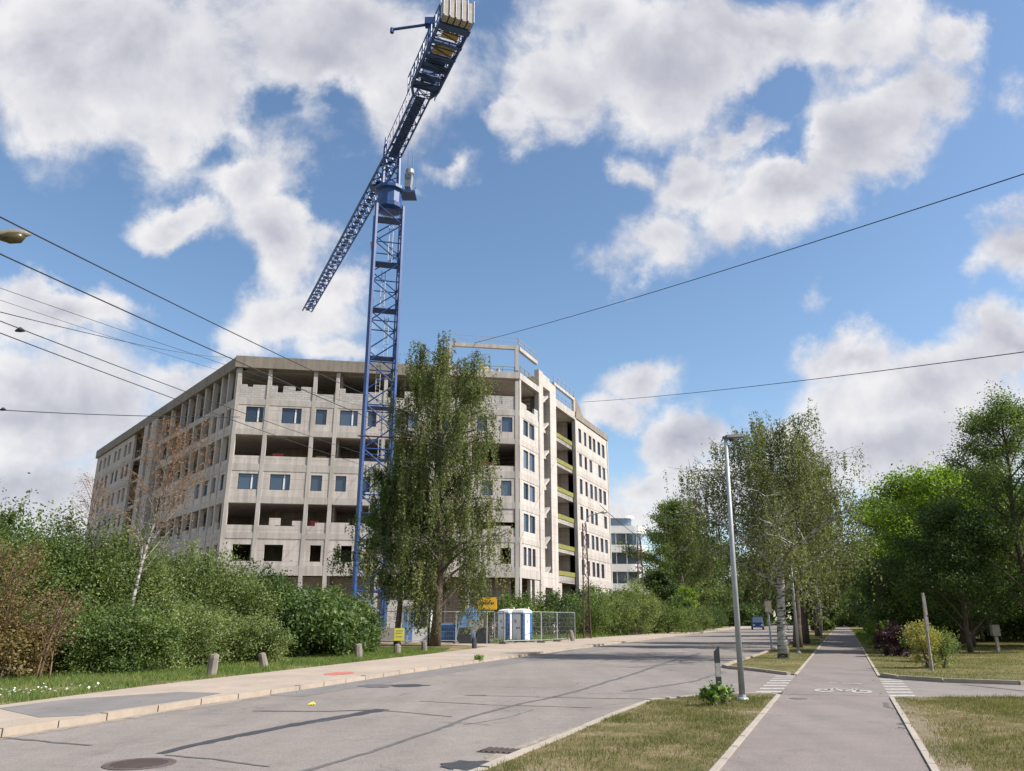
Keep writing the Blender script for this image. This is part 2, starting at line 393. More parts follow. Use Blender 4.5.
for (x, y, rx, ry, ro, wt) in [(345, 98, 34, 42, 10, 1.1), (268, 95, 30, 22, 0, .9), (768, 105, 42, 20, -20, 1.0), (100, 38, 34, 20, 0, .55), (225, 148, 44, 20, 0, .9), (60, 160, 90, 24, 0, .5), (790, 150, 26, 18, 0, .8), (335, 200, 20, 34, 0, .8), (445, 120, 40, 40, 0, .5), (170, 335, 44, 26, 0, .6)]:
    mp = N(nt, 'ShaderNodeMapping', vector_type='TEXTURE')
    mp.inputs['Location'].default_value = ((x-512)/770, (385.5-y)/770, 0); mp.inputs['Rotation'].default_value = (0, 0, R(-ro)); mp.inputs['Scale'].default_value = (rx/770*1.3, ry/770*1.3, 1)
    L(nt, PD, mp.inputs['Vector'])
    ln = N(nt, 'ShaderNodeVectorMath', operation='LENGTH'); L(nt, mp.outputs[0], ln.inputs[0])
    field = mth('SUBTRACT', field, mth('MAXIMUM', mth('MULTIPLY_ADD', ln.outputs['Value'], -wt*.55, wt*.55), 0))
back = mth('MULTIPLY_ADD', noise(nt, gen, 2.2, 3), 3.0, -1.35)   # clouds in the rest of the sky
isb = N(nt, 'ShaderNodeMapRange'); isb.inputs[1].default_value = .62; isb.inputs[2].default_value = .5; L(nt, dep, isb.inputs[0])
field = mth('ADD', mth('MULTIPLY', field, mth('SUBTRACT', 1, isb.outputs[0])), mth('MULTIPLY', back, isb.outputs[0]))
fb = noise(nt, P0, 7, 9, .6, .25); fb2 = noise(nt, P0, 3.2, 6, .6, .4)
dens = mth('ADD', field, mth('MULTIPLY_ADD', fb, 1.5, -.78))
mr = N(nt, 'ShaderNodeMapRange', interpolation_type='SMOOTHSTEP'); mr.inputs[1].default_value = .0; mr.inputs[2].default_value = .58; L(nt, dens, mr.inputs[0])
alpha = mth('MULTIPLY', mr.outputs[0], .98)
off = N(nt, 'ShaderNodeVectorMath', operation='ADD'); L(nt, P0, off.inputs[0]); off.inputs[1].default_value = (-.022, .03, 0)
fbo = noise(nt, off.outputs[0], 7, 5, .55, .25)
emb = mth('SUBTRACT', fb, fbo)
core_ = mth('MULTIPLY', mth('MAXIMUM', mth('SUBTRACT', dens, .5), 0), .42)      # thick middles are greyer than the lit rims
shade = mth('SUBTRACT', mth('ADD', mth('MULTIPLY_ADD', fb2, .7, .25), mth('MULTIPLY', emb, 1.0)), core_)
ccol = ramp(nt, shade, [(.14, (.48, .50, .60)), (.36, (.63, .64, .72)), (.56, (.84, .84, .89)), (.72, (1.0, .99, 1.0))])
bgc = N(nt, 'ShaderNodeBackground'); bgc.inputs[1].default_value = .54; L(nt, ccol, bgc.inputs[0])
mxs = N(nt, 'ShaderNodeMixShader'); L(nt, alpha, mxs.inputs[0]); L(nt, bg.outputs[0], mxs.inputs[1]); L(nt, bgc.outputs[0], mxs.inputs[2])
L(nt, mxs.outputs[0], out.inputs[0])

# ------------------------------------------------------------------ ground, road, paths
flat('ground', [(-1500, -1500), (1500, -1500), (1500, 2500), (-1500, 2500)], 0, M['earth'])
LK = [(-10.2, 0), (-9.2, 6), (-8.35, 9.6), (-7.67, 12.6), (-7.1, 14.6), (-6.45, 17.2), (-5.3, 20.6), (-3.6, 26.3), (-.5, 35.8), (5.9, 54.4), (14.5, 78), (24.8, 106), (49, 168), (100, 300)]
RK = [(-5.4, 0), (-2.35, 6), (-.38, 9.95), (.72, 12.6), (2.55, 16.2), (3.2, 18.6), (5.4, 22.5), (7.0, 26.0), (7.6, 29.4), (12.4, 40.8), (18.5, 55), (27.6, 78), (38.6, 106), (63, 168), (114, 300)]
def yx(pts, y):
    for a, b in zip(pts, pts[1:]):
        if a[1] <= y <= b[1]: return a[0]+(b[0]-a[0])*(y-a[1])/(b[1]-a[1])
    return pts[-1][0]
ys = [0, 3, 6, 8, 10, 12, 14, 16, 18, 20, 22, 24, 26, 28, 30, 33, 36, 40, 45, 50, 55, 60, 70, 80, 90, 106, 130, 168, 220, 300]
strip('road', [(yx(LK, y)-.05, y) for y in ys], [(yx(RK, y)+.05, y) for y in ys], .008, M['road'])
pl = lambda y: 2.44+.4107*(y-9.95); pr = lambda y: 4.90+.4142*(y-9.95)
ZP = .02
side_l = [(1.9, 17.0), (3.0, 18.2), (4.5, 19.4), (6.2, 19.45), (pl(21)+.1, 21), (pl(25.9)+.1, 25.9), (8.5, 26.6), (8.3, 27.9), (7.6, 29.2), (5, 27), (3, 21)]
flat('side_road', side_l, .012, M['road'])
flat('side_road', [(pr(18.6)-.1, 18.6), (10.5, 18.75), (13, 19.0), (20, 19.5), (60, 22), (60, 26), (20, 22.9), (13.7, 22.1), (12.0, 23.0), (11.25, 24.2), (pr(25.2)-.1, 25.2)], .012, M['road'])
yp = [0, 4, 8, 12, 16, 20, 24, 28, 34, 40, 50, 60, 80, 100, 140, 200, 280]
strip('bike_path', [(pl(y), y) for y in yp], [(pr(y), y) for y in yp], ZP, M['path'])
# pale edging kerbs of the path
def kerbstrip(name, pts, wd, h, m, joint=1.0):
    b = MB(); P = resample(pts, joint); Q = offset(P, wd)
    for i in range(len(P)-1):
        j = random.uniform(-.012, .008) if name == 'road_kerb' else random.uniform(-.004, .004)
        a, c, d, e = P[i], P[i+1], Q[i+1], Q[i]
        g = .012
        def lerp(p, q, t): return (p[0]+(q[0]-p[0])*t, p[1]+(q[1]-p[1])*t)
        a, c = lerp(a, c, g), lerp(a, c, 1-g); e, d = lerp(e, d, g), lerp(e, d, 1-g)
        b.hexa([(a[0], a[1], -.05), (e[0], e[1], -.05), (d[0], d[1], -.05), (c[0], c[1], -.05), (a[0], a[1], h+j), (e[0], e[1], h+j), (d[0], d[1], h+j), (c[0], c[1], h+j)])
    o = b.build(name, m); o['kind'] = 'structure'; return o
kerbstrip('path_kerb', [(pl(y)-.09, y) for y in (0, 19.2)], .085, .045, M['kerb2'])
kerbstrip('path_kerb', [(pl(y)-.09, y) for y in (25.9, 60, 120)], .085, .045, M['kerb2'])
kerbstrip('path_kerb', [(pr(y)+.005, y) for y in (0, 18.6)], .085, .045, M['kerb2'])
kerbstrip('path_kerb', [(pr(y)+.005, y) for y in (25.4, 60, 120)], .085, .045, M['kerb2'])
kerbstrip('road_kerb', LK[1:], -.16, .125, M['kerb'])
kerbstrip('road_kerb', [(-5.4, 0), (-2.35, 6), (-.38, 9.95), (.72, 12.6), (1.9, 15.6), (2.9, 17.9), (4.5, 19.35), (6.1, 19.4)], .12, .05, M['kerb2'])
kerbstrip('road_kerb', [(8.7, 25.95), (8.45, 27.2), (8.2, 28.3), (7.75, 29.4), (7.8, 30.4), (12.4, 40.8), (18.5, 55), (27.6, 78), (38.6, 106), (63, 168)], .14, .11, M['kerb'])
kerbstrip('road_kerb', [(pr(25.3)+.1, 25.3), (11.35, 24.2), (12.1, 23.1), (13.7, 22.2), (20, 23), (60, 26.1)][::-1], .14, .12, M['kerb'])
# pavement on the left, raised, and the ground behind it
BK = [(-13.5, 0), (-12.2, 6), (-11.2, 10.5), (-9.95, 16), (-9.1, 20.8), (-7.2, 27.7), (-3.6, 40.7), (.56, 56.5), (10.9, 82), (20, 104), (45, 168), (95, 300)]
yb = [y for y in ys]
strip('pavement', [(yx(BK, y), y) for y in yb], [(yx(LK, y)-.155, y) for y in yb], .112, M['walk'])
strip('ground_left', [(-400, y) for y in yb], [(yx(BK, y), y) for y in yb], .10, M['verge'])
flat('pavement_patch', [(-9.2, 17.2), (-9.6, 15.5), (-8.0, 14.1), (-7.35, 14.4), (-6.75, 16.6), (-6.55, 18.6), (-7.6, 18.9)], .117, M['patch'])
flat('yard', [(-40, 56), (3, 57.5), (9, 72), (20, 100), (14, 116), (.8, 83.5), (-30, 78), (-70, 100)], .104, M['dirt'])
flat('yard_entrance', [(-3.2, 42.3), (-1.5, 50), (-6, 57), (4, 60), (3.2, 61), (.9, 56.5)], .108, M['walk'])
# verge between road and path and lawn right of the path
near_verge = [(-5.25, 0), (-2.2, 6), (-.25, 9.95), (.85, 12.6), (2.0, 15.5), (3.0, 17.75), (4.55, 19.22), (6.05, 19.28), (pl(19.1)-.09, 19.1), (pl(0)-.09, 0)]
flat('near_verge', near_verge, .03, M['verge'])
far_verge = [(8.82, 26.0), (8.6, 27.2), (8.35, 28.3), (7.9, 29.4), (7.95, 30.4), (12.55, 40.8), (18.65, 55), (27.75, 78), (38.75, 106), (63.1, 168), (pl(168)-.1, 168), (pl(106)-.1, 106), (pl(60)-.1, 60), (pl(26)-.1, 26)]
flat('far_verge', far_verge, .035, M['lawn'])
near_lawn = [(pr(0)+.09, 0), (pr(18.5)+.09, 18.5), (10.5, 18.6), (13, 18.85), (20, 19.35), (60, 21.8), (60, 0)]
flat('near_lawn', near_lawn, .03, M['verge'])
far_lawn = [(pr(25.5)+.1, 25.5), (11.5, 24.3), (12.2, 23.3), (13.7, 22.4), (20, 23.2), (60, 26.3), (200, 60), (200, 280), (pr(280)+.1, 280), (pr(60)+.1, 60)]
flat('far_lawn', far_lawn, .04, M['lawn'])
# cleared, worn soil edge along the path
flat('soil_edge', [(pr(6)+.1, 6), (pr(10)+.1, 10), (pr(14)+.1, 14), (pr(18)+.1, 18), (pr(18)+.25, 18), (pr(14)+.42, 13.9), (pr(10)+.5, 10), (pr(6)+.3, 6)], .034, M['dirt'])
# tar seams and repairs on the carriageway (tapered ribbons)
road = bpy.data.objects['road']
def ribbon(name, pts, wd, z, m, jag=.25, parent=road, step=.18):
    P = resample(pts, step); n = len(P); b = MB(); Lp = []; Rp = []; wob = 0
    cum = [i/(n-1) for i in range(n)]
    for i, p in enumerate(P):
        a = P[max(0, i-1)]; c = P[min(n-1, i+1)]; tx, ty = c[0]-a[0], c[1]-a[1]; l = math.hypot(tx, ty)
        wob = wob*.8+random.uniform(-1, 1)*.02
        ww = wd[0]+(wd[1]-wd[0])*cum[i] if isinstance(wd, tuple) else wd
        w1 = ww*.5*(1+random.uniform(-jag, jag)); w2 = ww*.5*(1+random.uniform(-jag, jag))
        Lp.append((p[0]-ty/l*(w1+wob), p[1]+tx/l*(w1+wob), z)); Rp.append((p[0]+ty/l*(w2-wob), p[1]-tx/l*(w2-wob), z))
    b.add(Lp+Rp, [(i, n+i, n+i+1, i+1) for i in range(n-1)])
    return b.build(name, m, parent)
ribbon('tar_seam', [(-4.65, 11.1), (-4.2, 12.6), (-3.6, 14.1), (-2.85, 15.6), (-2.5, 16.3)], (.16, .34), .013, M['tar'], .2)
ribbon('tar_seam', [(-2.5, 16.3), (-3.5, 15.95), (-5.0, 16.0)], .08, .0135, M['tar'], .3)
ribbon('tar_seam', [(-2.5, 16.1), (-1.5, 15.4), (-1.1, 15.1)], .06, .0137, M['tar_pale'], .4)
ribbon('tar_seam', [(-2.6, 9.4), (-1.9, 11.2), (-1.2, 13.4), (-.6, 15.5), (.2, 17.4), (1.1, 19.2), (2.4, 22.5), (4.3, 27.6), (6.5, 34), (10, 43)], (.08, .22), .0132, M['tar_pale'], .3)
ribbon('tar_seam', [(-2.0, 17.9), (-.4, 17.1), (1.6, 16.6)], .05, .0142, M['tar_pale'], .4)
ribbon('tar_seam', [(-8.0, 12.7), (-6.4, 12.0), (-5.9, 11.8)], .09, .0138, M['tar_pale'], .5)
ribbon('tar_seam', [(-4.5, 11.0), (-3.6, 10.6), (-2.9, 10.2)], .05, .0141, M['tar_pale'], .6)
ribbon('tar_seam', [(2.8, 20.2), (3.8, 21.5), (5.2, 23.4), (7.2, 27.8)], (.2, .1), .0139, M['tar_pale'], .5)
ribbon('tar_seam', [(4.2, 30), (7.5, 33.5)], .08, .0143, M['tar_pale'], .5)
ribbon('tar_seam', [(13.4, 18.9), (12.6, 20.4), (12.2, 22.3)], .1, .0165, M['tar'], .4, bpy.data.objects['side_road'])
ribbon('road_patch', [(-5.6, 19.2), (-3.4, 25.8), (-.4, 34.8), (5.0, 50)], (1.6, 2.6), .0125, M['patch'], .05)
bp = bpy.data.objects['bike_path']
for pts in ([(7.9, 17.5), (7.5, 16.6), (7.7, 15.8), (7.2, 15.4)], [(6.3, 13.6), (6.6, 13.2), (6.1, 12.8), (6.5, 12.2), (6.0, 11.7)], [(6.9, 14.3), (6.5, 14.0), (6.6, 13.6)], [(5.9, 11.9), (5.6, 11.5), (5.8, 11.0), (5.2, 10.6)]):
    ribbon('tar_seam', pts, .07, ZP+.0045+random.random()*.001, M['tar_pale'], .7, bp, .1)
ribbon('tar_seam', [(pl(19.4), 19.4), (pr(18.9), 18.9)], .04, ZP+.006, M['tar_pale'], .3, bp)
rs = random.Random(77)
for k in range(26):
    y = rs.uniform(10, 60); x = yx(LK, y)+rs.uniform(.6, yx(RK, y)-yx(LK, y)-.6); a = rs.choice((rs.uniform(-.3, .3), rs.uniform(1.0, 1.4))); ln_ = rs.uniform(.8, 3.5)
    ribbon('crack', [(x, y), (x+math.cos(a)*ln_*.5+rs.uniform(-.15, .15), y+math.sin(a)*ln_*.5), (x+math.cos(a)*ln_, y+math.sin(a)*ln_+rs.uniform(-.2, .2))], rs.uniform(.012, .035), .0128+k*.00002, M['tar_pale'], .8, road, .12)
ribbon('gutter_dust', [(yx(LK, y)+.12, y) for y in (7, 12, 18, 25, 34, 45, 60, 80)], .24, .0122, M['dust'], .6)
ribbon('gutter_dust', [(yx(RK, y)-.16, y) for y in (6, 9, 12, 14, 16, 17.5)], .2, .0123, M['dust'], .7)
# irregular dark potholes and drain
def blot(name, c, rx, ry, z, m, parent=road, seed=0, rot=0):
    r = random.Random(seed); pts = []
    for k in range(22):
        a = 2*math.pi*k/22; q = 1+r.uniform(-.18, .18); x = rx*q*math.cos(a); y = ry*q*math.sin(a)
        pts.append((c[0]+x*math.cos(rot)-y*math.sin(rot), c[1]+x*math.sin(rot)+y*math.cos(rot)))
    return flat(name, pts, z, m, parent)
blot('pothole', (-3.6, 21.9), .5, .55, .0155, M['tar_pale'], road, 1, .3)
blot('pothole', (-2.75, 22.0), .5, .42, .0158, M['tar'], road, 2)
blot('pothole', (-.5, 10.25), .34, .33, .0160, M['tar'], road, 3)
blot('pothole', (1.6, 42.2), .8, 1.6, .0152, M['tar_pale'], road, 4, -.3)
blot('pothole', (2.6, 45.4), .5, 2.4, .0154, M['tar_pale'], road, 5, -.35)
blot('pothole', (22.5, 104), 1.8, 6, .0154, M['tar_pale'], road, 15, -.35)
pv_ = bpy.data.objects['pavement']
blot('red_mark', (-5.3, 25.2), .38, .75, .118, M['redpaint'], pv_, 6, -.2)
# zebra edges of the bike crossing
for sx, base, w_ in ((-1, pl, .62), (1, pr, .62)):
    y0, y1, nn = (19.9, 25.3, 7) if sx < 0 else (18.9, 24.0, 7)
    for k in range(nn):
        y = y0+(y1-y0)*k/(nn-1); x0 = base(y)+(.03 if sx > 0 else -.03); x1 = x0+sx*w_
        a, b_ = min(x0, x1), max(x0, x1)
        flat('crossing_stripe', [(a, y), (b_, y), (b_+.13, y+.4), (a+.13, y+.4)], .0175, M['worn'])
# bicycle symbol on the path
bk = MB(); bz = ZP+.007
dx = Vector((.925, -.38, 0)).normalized(); dy = Vector((.38, .925, 0)).normalized()
def bpnt(u, v): return Vector((8.1, 20.2, bz))+dx*u+dy*v
def bline(a, b, w=.05):
    a = bpnt(*a); b = bpnt(*b); t = (b-a).normalized(); n_ = Vector((-t.y, t.x, 0))*w
    bk.add([a-n_, b-n_, b+n_, a+n_], [(0, 1, 2, 3)])
def bring(c, r, rx=1):
    n = 20
    for k in range(n):
        a0 = 2*math.pi*k/n; a1 = 2*math.pi*(k+1)/n
        bk.add([bpnt(c[0]+r*math.cos(a0), c[1]+r*2.0*math.sin(a0)), bpnt(c[0]+r*math.cos(a1), c[1]+r*2.0*math.sin(a1)),
                bpnt(c[0]+(r-.1)*math.cos(a1), c[1]+(r-.1)*2.0*math.sin(a1)), bpnt(c[0]+(r-.1)*math.cos(a0), c[1]+(r-.1)*2.0*math.sin(a0))], [(3, 2, 1, 0)])
bring((-.42, 0), .24); bring((.42, 0), .24)
for a, b in (((-.42, 0), (-.2, .75)), ((-.2, .75), (.28, .7)), ((-.2, .72), (.02, 0)), ((.02, 0), (.28, .7)), ((-.42, 0), (.02, 0)), ((.28, .7), (.42, 0)), ((.28, .7), (.24, 1.0)), ((.15, 1.0), (.34, 1.0)), ((-.3, .95), (-.1, .95)), ((-.2, .75), (-.2, .95))): bline(a, b)
for (u, v) in ((-.25, 2.6), (.1, 2.6), (.35, 2.6)): bline((u-.12, v), (u+.12, v), .09)
bk.build('bicycle_marking', M['worn'])['kind'] = 'structure'
# manhole covers
def manhole(name, c, r, z, label, cat='manhole'):
    b = MB().lathe([(r, -.03), (r, z+.004), (r-.05, z+.008), (r-.06, z+.003), (r-.07, z+.007)], 28)
    for k in range(-4, 5):
        hw = math.sqrt(max(.01, (r-.09)**2-(k*.07)**2)); b.box(-hw, hw, k*.07-.015, k*.07+.015, z+.004, z+.013)
    o = b.build(name, simple('cast_iron', (.12, .09, .08), .7, .3), None, loc=(c[0], c[1], 0))
    return tag(o, label, cat)
manhole('manhole_cover', (-4.55, 10.35), .42, .012, 'round ribbed iron manhole cover in the road at the bottom left')
g = MB(); g.box(-.3, .3, -.2, .2, -.02, .017)
for k in range(7): g.box(-.27+k*.083, -.27+k*.083+.04, -.17, .17, .0175, .03)
tag(g.build('drain_grate', simple('grate_iron', (.09, .07, .065), .7, .3), None, loc=(-.12, 11.3, 0), rot=(0, 0, -.4)), 'rectangular slotted drain grate beside the near right kerb', 'drain')
tag(MB().lathe([(.2, 0), (.2, ZP+.006), (.14, ZP+.007)], 20).build('access_cover', M['tar_pale'], loc=(6.35, 18.35, 0)), 'small round dark cover in the left edge of the bike path', 'cover')
# crumpled yellow litter
l = MB()
for k in range(3): l.tube([(-.07+k*.04, -.02, .01), (0+k*.02, .015, .03+.012*k), (.07-k*.01, .03-k*.02, .015)], [.012, .032, .012], 6)
tag(l.build('litter', M['lemon'], loc=(-4.13, 17.1, .01)), 'crumpled yellow wrapper lying on the road', 'litter')

# ------------------------------------------------------------------ vegetation generators
def in_poly(pts, X, Y):
    n = len(pts); ins = np.zeros(len(X), bool); j = n-1
    for i in range(n):
        xi, yi = pts[i]; xj, yj = pts[j]
        c = ((yi > Y) != (yj > Y)) & (X < (xj-xi)*(Y-yi)/(yj-yi+1e-12)+xi); ins ^= c; j = i
    return ins
def vnoise(X, Y, s, seed):
    r = np.random.default_rng(seed); T = r.random((64, 64)); x = X*s; y = Y*s
    xi = np.floor(x).astype(int); yi = np.floor(y).astype(int); fx = x-xi; fy = y-yi; fx = fx*fx*(3-2*fx); fy = fy*fy*(3-2*fy)
    g = lambda a, b: T[a % 64, b % 64]
    return (g(xi, yi)*(1-fx)+g(xi+1, yi)*fx)*(1-fy)+(g(xi, yi+1)*(1-fx)+g(xi+1, yi+1)*fx)*fy
def grass(label, poly, n, h, z, m, wd=.012, bare=0.0, seed=1, near=None, name='grass'):
    xs = [p[0] for p in poly]; ysz = [p[1] for p in poly]
    X = rng.uniform(min(xs), max(xs), n); Y = rng.uniform(min(ysz), max(ysz), n)
    k = in_poly(poly, X, Y); nn_ = vnoise(X, Y, 1.1, seed)*.6+vnoise(X, Y, 3.7, seed+1)*.4
    k &= nn_ > bare*rng.uniform(.4, 1.3, n)
    X = X[k]; Y = Y[k]; q = nn_[k]; n = len(X)
    H = rng.uniform(h[0], h[1], n)*(.5+q); a = rng.uniform(0, 2*np.pi, n); ln = rng.uniform(.1, .9, n)*H
    W = wd*rng.uniform(.6, 1.3, n)*(1+Y/25.)
    la = rng.uniform(0, 2*np.pi, n)
    B = np.stack([X, Y, np.full(n, z-.01)], 1); wv = np.stack([np.cos(a)*W, np.sin(a)*W, 0*a], 1)
    T = B+np.stack([np.cos(la)*ln, np.sin(la)*ln, H], 1)
    V = np.stack([B-wv, B+wv, T], 1).reshape(-1, 3)
    tint = np.clip((1-q)*.9+rng.normal(0, .24, n)+.05, 0, 1)
    me = fastmesh(name, V, np.arange(n*3).reshape(n, 3), m, tint)
    o = bpy.data.objects.new(name, me); C.objects.link(o); tag(o, label, 'grass', kind='stuff'); return o
grass('short patchy half-dry grass between road and bike path in the foreground', [(-2.2, 6), (-.25, 9.95), (.85, 12.6), (2.0, 15.5), (3.0, 17.75), (4.5, 19.25), (6.05, 19.28), (pl(19.1)-.1, 19.1), (pl(6)-.1, 6)], 230000, (.02, .055), .03, M['grass'], .0035, .55, 3)
grass('patchy mown grass right of the bike path in the foreground', [(pr(6)+.1, 6), (pr(18.5)+.12, 18.5), (10.5, 18.62), (13, 18.87), (17, 19.1), (17, 12), (10, 6)], 330000, (.02, .055), .03, M['grass'], .0035, .5, 8)
grass('dry mown grass under the roadside birches', [(8.82, 26.0), (8.35, 28.3), (7.95, 30.4), (12.55, 40.8), (18.65, 55), (27.75, 78), (pl(78)-.1, 78), (pl(60)-.1, 60), (pl(26)-.1, 26)], 200000, (.02, .06), .035, M['grass'], .004, .5, 12)
grass('lawn of the park beyond the side road', [(pr(25.5)+.1, 25.5), (11.5, 24.3), (13.7, 22.4), (20, 23.2), (34, 24), (50, 60), (pr(60)+.1, 60)], 300000, (.03, .08), .04, M['grass'], .004, .4, 17)
grass('long green grass in front of the hedge on the left', [(-12.1, 7), (-11.1, 10.5), (-9.9, 16), (-9.1, 20.8), (-7.2, 27.7), (-3.7, 40.5), (-3.5, 46), (-9, 46), (-12, 34), (-16, 22), (-19, 9)], 260000, (.05, .17), .10, M['grass_long'], .005, .3, 22)
grass('tall weeds along the site fence and right hedge', [(-1.2, 55), (.3, 56.5), (10.7, 82), (19.5, 104), (44, 168), (38, 168), (14, 104), (4, 82), (-2, 60)], 90000, (.15, .5), .10, M['grass_long'], .01, .35, 29)
grass('tall grass at the far end of the bike path', [(pr(60)+.15, 60), (pr(120)+.2, 120), (pr(120)+2.5, 120), (pr(60)+1.5, 60)], 30000, (.1, .4), .05, M['grass_long'], .01, .2, 31)
# white daisies in the verge
dz = []
for k in range(150):
    yy = random.gauss(18.2, 1.0); xx = -11.0+(yy-18)*.3+random.gauss(0, .55); dz.append((xx, yy, .17+random.random()*.06))
dz = np.array(dz)
o = bpy.data.objects.new('daisies', leaves_mesh('daisies', dz, .06, M['white'], np.zeros(len(dz)), .9, 0, .8)); C.objects.link(o); tag(o, 'white daisies scattered in the grass verge on the left', 'flowers', kind='stuff')

def bez(a, b, c, n=6):
    return [a*(1-t)**2+b*2*t*(1-t)+c*t*t for t in [i/n for i in range(n+1)]]
def tree(name, label, loc, H, prof, nl=16, nt_=7, leaf_n=30000, lsize=.12, leaf='mid_leaf', bk_='bark_d', tr=.2, hb=.2, sig=.35,
         weep=0, lean=(0, 0), seed=1, group=None, cat='tree', tint=.18, rise=.25, stems=1, wmax=3.0, twigs=True, aspect=.6):
    """prof: list of (height fraction, radius m). Trunk, limbs, twigs, leaves round the twigs."""
    rd = random.Random(seed); nr = np.random.default_rng(seed)
    pr_h = [p[0] for p in prof]; pr_r = [p[1] for p in prof]
    lobes = [(rd.uniform(0, 6.28), rd.uniform(.12, .3), rd.choice((1, 2, 3))) for _ in range(4)]
    def env(hf, a):
        r = float(np.interp(hf, pr_h, pr_r)); return r*(1+sum(k*math.sin(m*a+ph+hf*5*m) for ph, k, m in lobes)*.6)
    root = empty(name, loc)
    tag(root, label, cat, group)
    wood = MB(); limbs = []
    trunks = []
    for s in range(stems):
        off = Vector((rd.uniform(-.25, .25), rd.uniform(-.25, .25), 0))*(stems > 1)
        spread = Vector((rd.uniform(-1, 1), rd.uniform(-1, 1), 0))*(.10*H if stems > 1 else 0)
        top = Vector((lean[0], lean[1], H*(.93 if s == 0 else rd.uniform(.6, .85))))+spread
        pts = []
        for i in range(11):
            t = i/10; p = off*(1-t)+Vector((top.x*t**1.3, top.y*t**1.3, top.z*t)); wv = .012*H*t*(1-t)*4
            p += Vector((math.sin(t*7+seed)*wv, math.cos(t*6+seed*2)*wv, 0)); pts.append(p)
        sc = 1 if s == 0 else .7
        rad = [tr*sc*(1.25 if i == 0 else (1-(i/10))**.8+.02) for i in range(11)]
        wood.tube(pts, rad, 9, True); trunks.append((pts, rad))
    twigpts = []
    for i in range(nl):
        pts, rad = trunks[i % stems]
        hf = hb+(1-hb)*((i+.5)/nl)**.85*.9
        t = hf*10*.98; k = min(9, int(t)); st = pts[k].lerp(pts[k+1], t-k)
        a = i*2.39996+rd.uniform(-.4, .4)
        he = min(.99, hf+rise*rd.uniform(.5, 1.2)*(1-hf)); rr = env(he, a)*rd.uniform(.72, 1.0)
        e = Vector((lean[0]*he+rr*math.cos(a), lean[1]*he+rr*math.sin(a), he*H))
        m_ = st.lerp(e, .5)+Vector((0, 0, rr*.18*(1 if weep or rise > 0 else 0)))
        if weep: e.z -= rr*.12
        bp_ = bez(st, m_, e, 6); r0 = max(.016, rad[k]*(.3 if bk_ == 'bark_s' else .45))
        wood.tube(bp_, [r0*(1-.85*j/6) for j in range(7)], 5, False); limbs.append((bp_, r0, a))
        for j in range(nt_):
            tt = rd.uniform(.25, 1.0)*6; q = min(5, int(tt)); s0 = bp_[q].lerp(bp_[q+1], tt-q)
            ln = rd.uniform(.35, .8)*max(.5, rr*.42); aa = a+rd.gauss(0, .95); el = rd.uniform(-.25, .8)
            e2 = s0+Vector((math.cos(aa)*math.cos(el), math.sin(aa)*math.cos(el), math.sin(el)))*ln
            if twigs: wood.tube([s0, s0.lerp(e2, .5)+Vector((0, 0, ln*.08)), e2], [r0*.3, r0*.2, .006], 3, False)
            twigpts.append((s0, e2))
        twigpts.append((bp_[4], bp_[6]))
    for pts, rad in trunks: twigpts.append((pts[9], pts[10]+Vector((0, 0, H*.05)))); twigpts.append((pts[8], pts[9]))
    wood.build('trunk', M[bk_], root, True)
    tp = np.array([[list(a), list(b)] for a, b in twigpts]); K = len(tp)
    wts = nr.uniform(.4, 1.6, K); wts /= wts.sum()
    idx = nr.choice(K, leaf_n, p=wts); ct = nr.normal(0, tint, K)
    if weep:
        # hanging strands: each twig carries several, leaves sit along them
        S = max(1, leaf_n//weep); si = nr.choice(K, S, p=wts); t = nr.uniform(0, 1.05, S)[:, None]
        st = tp[si, 0]*(1-t)+tp[si, 1]*t+nr.normal(0, .16, (S, 3)); Ln = nr.uniform(.3, 1, S)**1.3*wmax
        Ln = np.minimum(Ln, np.maximum(.3, st[:, 2]-hb*H*.35)); sw = nr.normal(0, .10, (S, 2))
        li = nr.integers(0, S, leaf_n); u = nr.uniform(0, 1, leaf_n); P = st[li].copy()
        P[:, 2] -= u*Ln[li]; P[:, :2] += (u**1.5)[:, None]*sw[li]*Ln[li][:, None]
        P += nr.normal(0, .05, (leaf_n, 3)); tn = .5+ct[si][li]+nr.normal(0, .17, leaf_n)
        me = leaves_mesh('crown', P, lsize, M[leaf], tn, aspect, 1.1)
    else:
        t = nr.uniform(.1, 1.1, leaf_n)[:, None]
        P = tp[idx, 0]*(1-t)+tp[idx, 1]*t+nr.normal(0, 1, (leaf_n, 3))*np.array([sig, sig, sig*.7])
        P[:, 2] = np.maximum(P[:, 2], .05)
        tn = .5+ct[idx]+nr.normal(0, .15, leaf_n)
        me = leaves_mesh('crown', P, lsize, M[leaf], tn, aspect, .1, .25)
    o = bpy.data.objects.new('crown', me); C.objects.link(o); o.parent = root
    return root
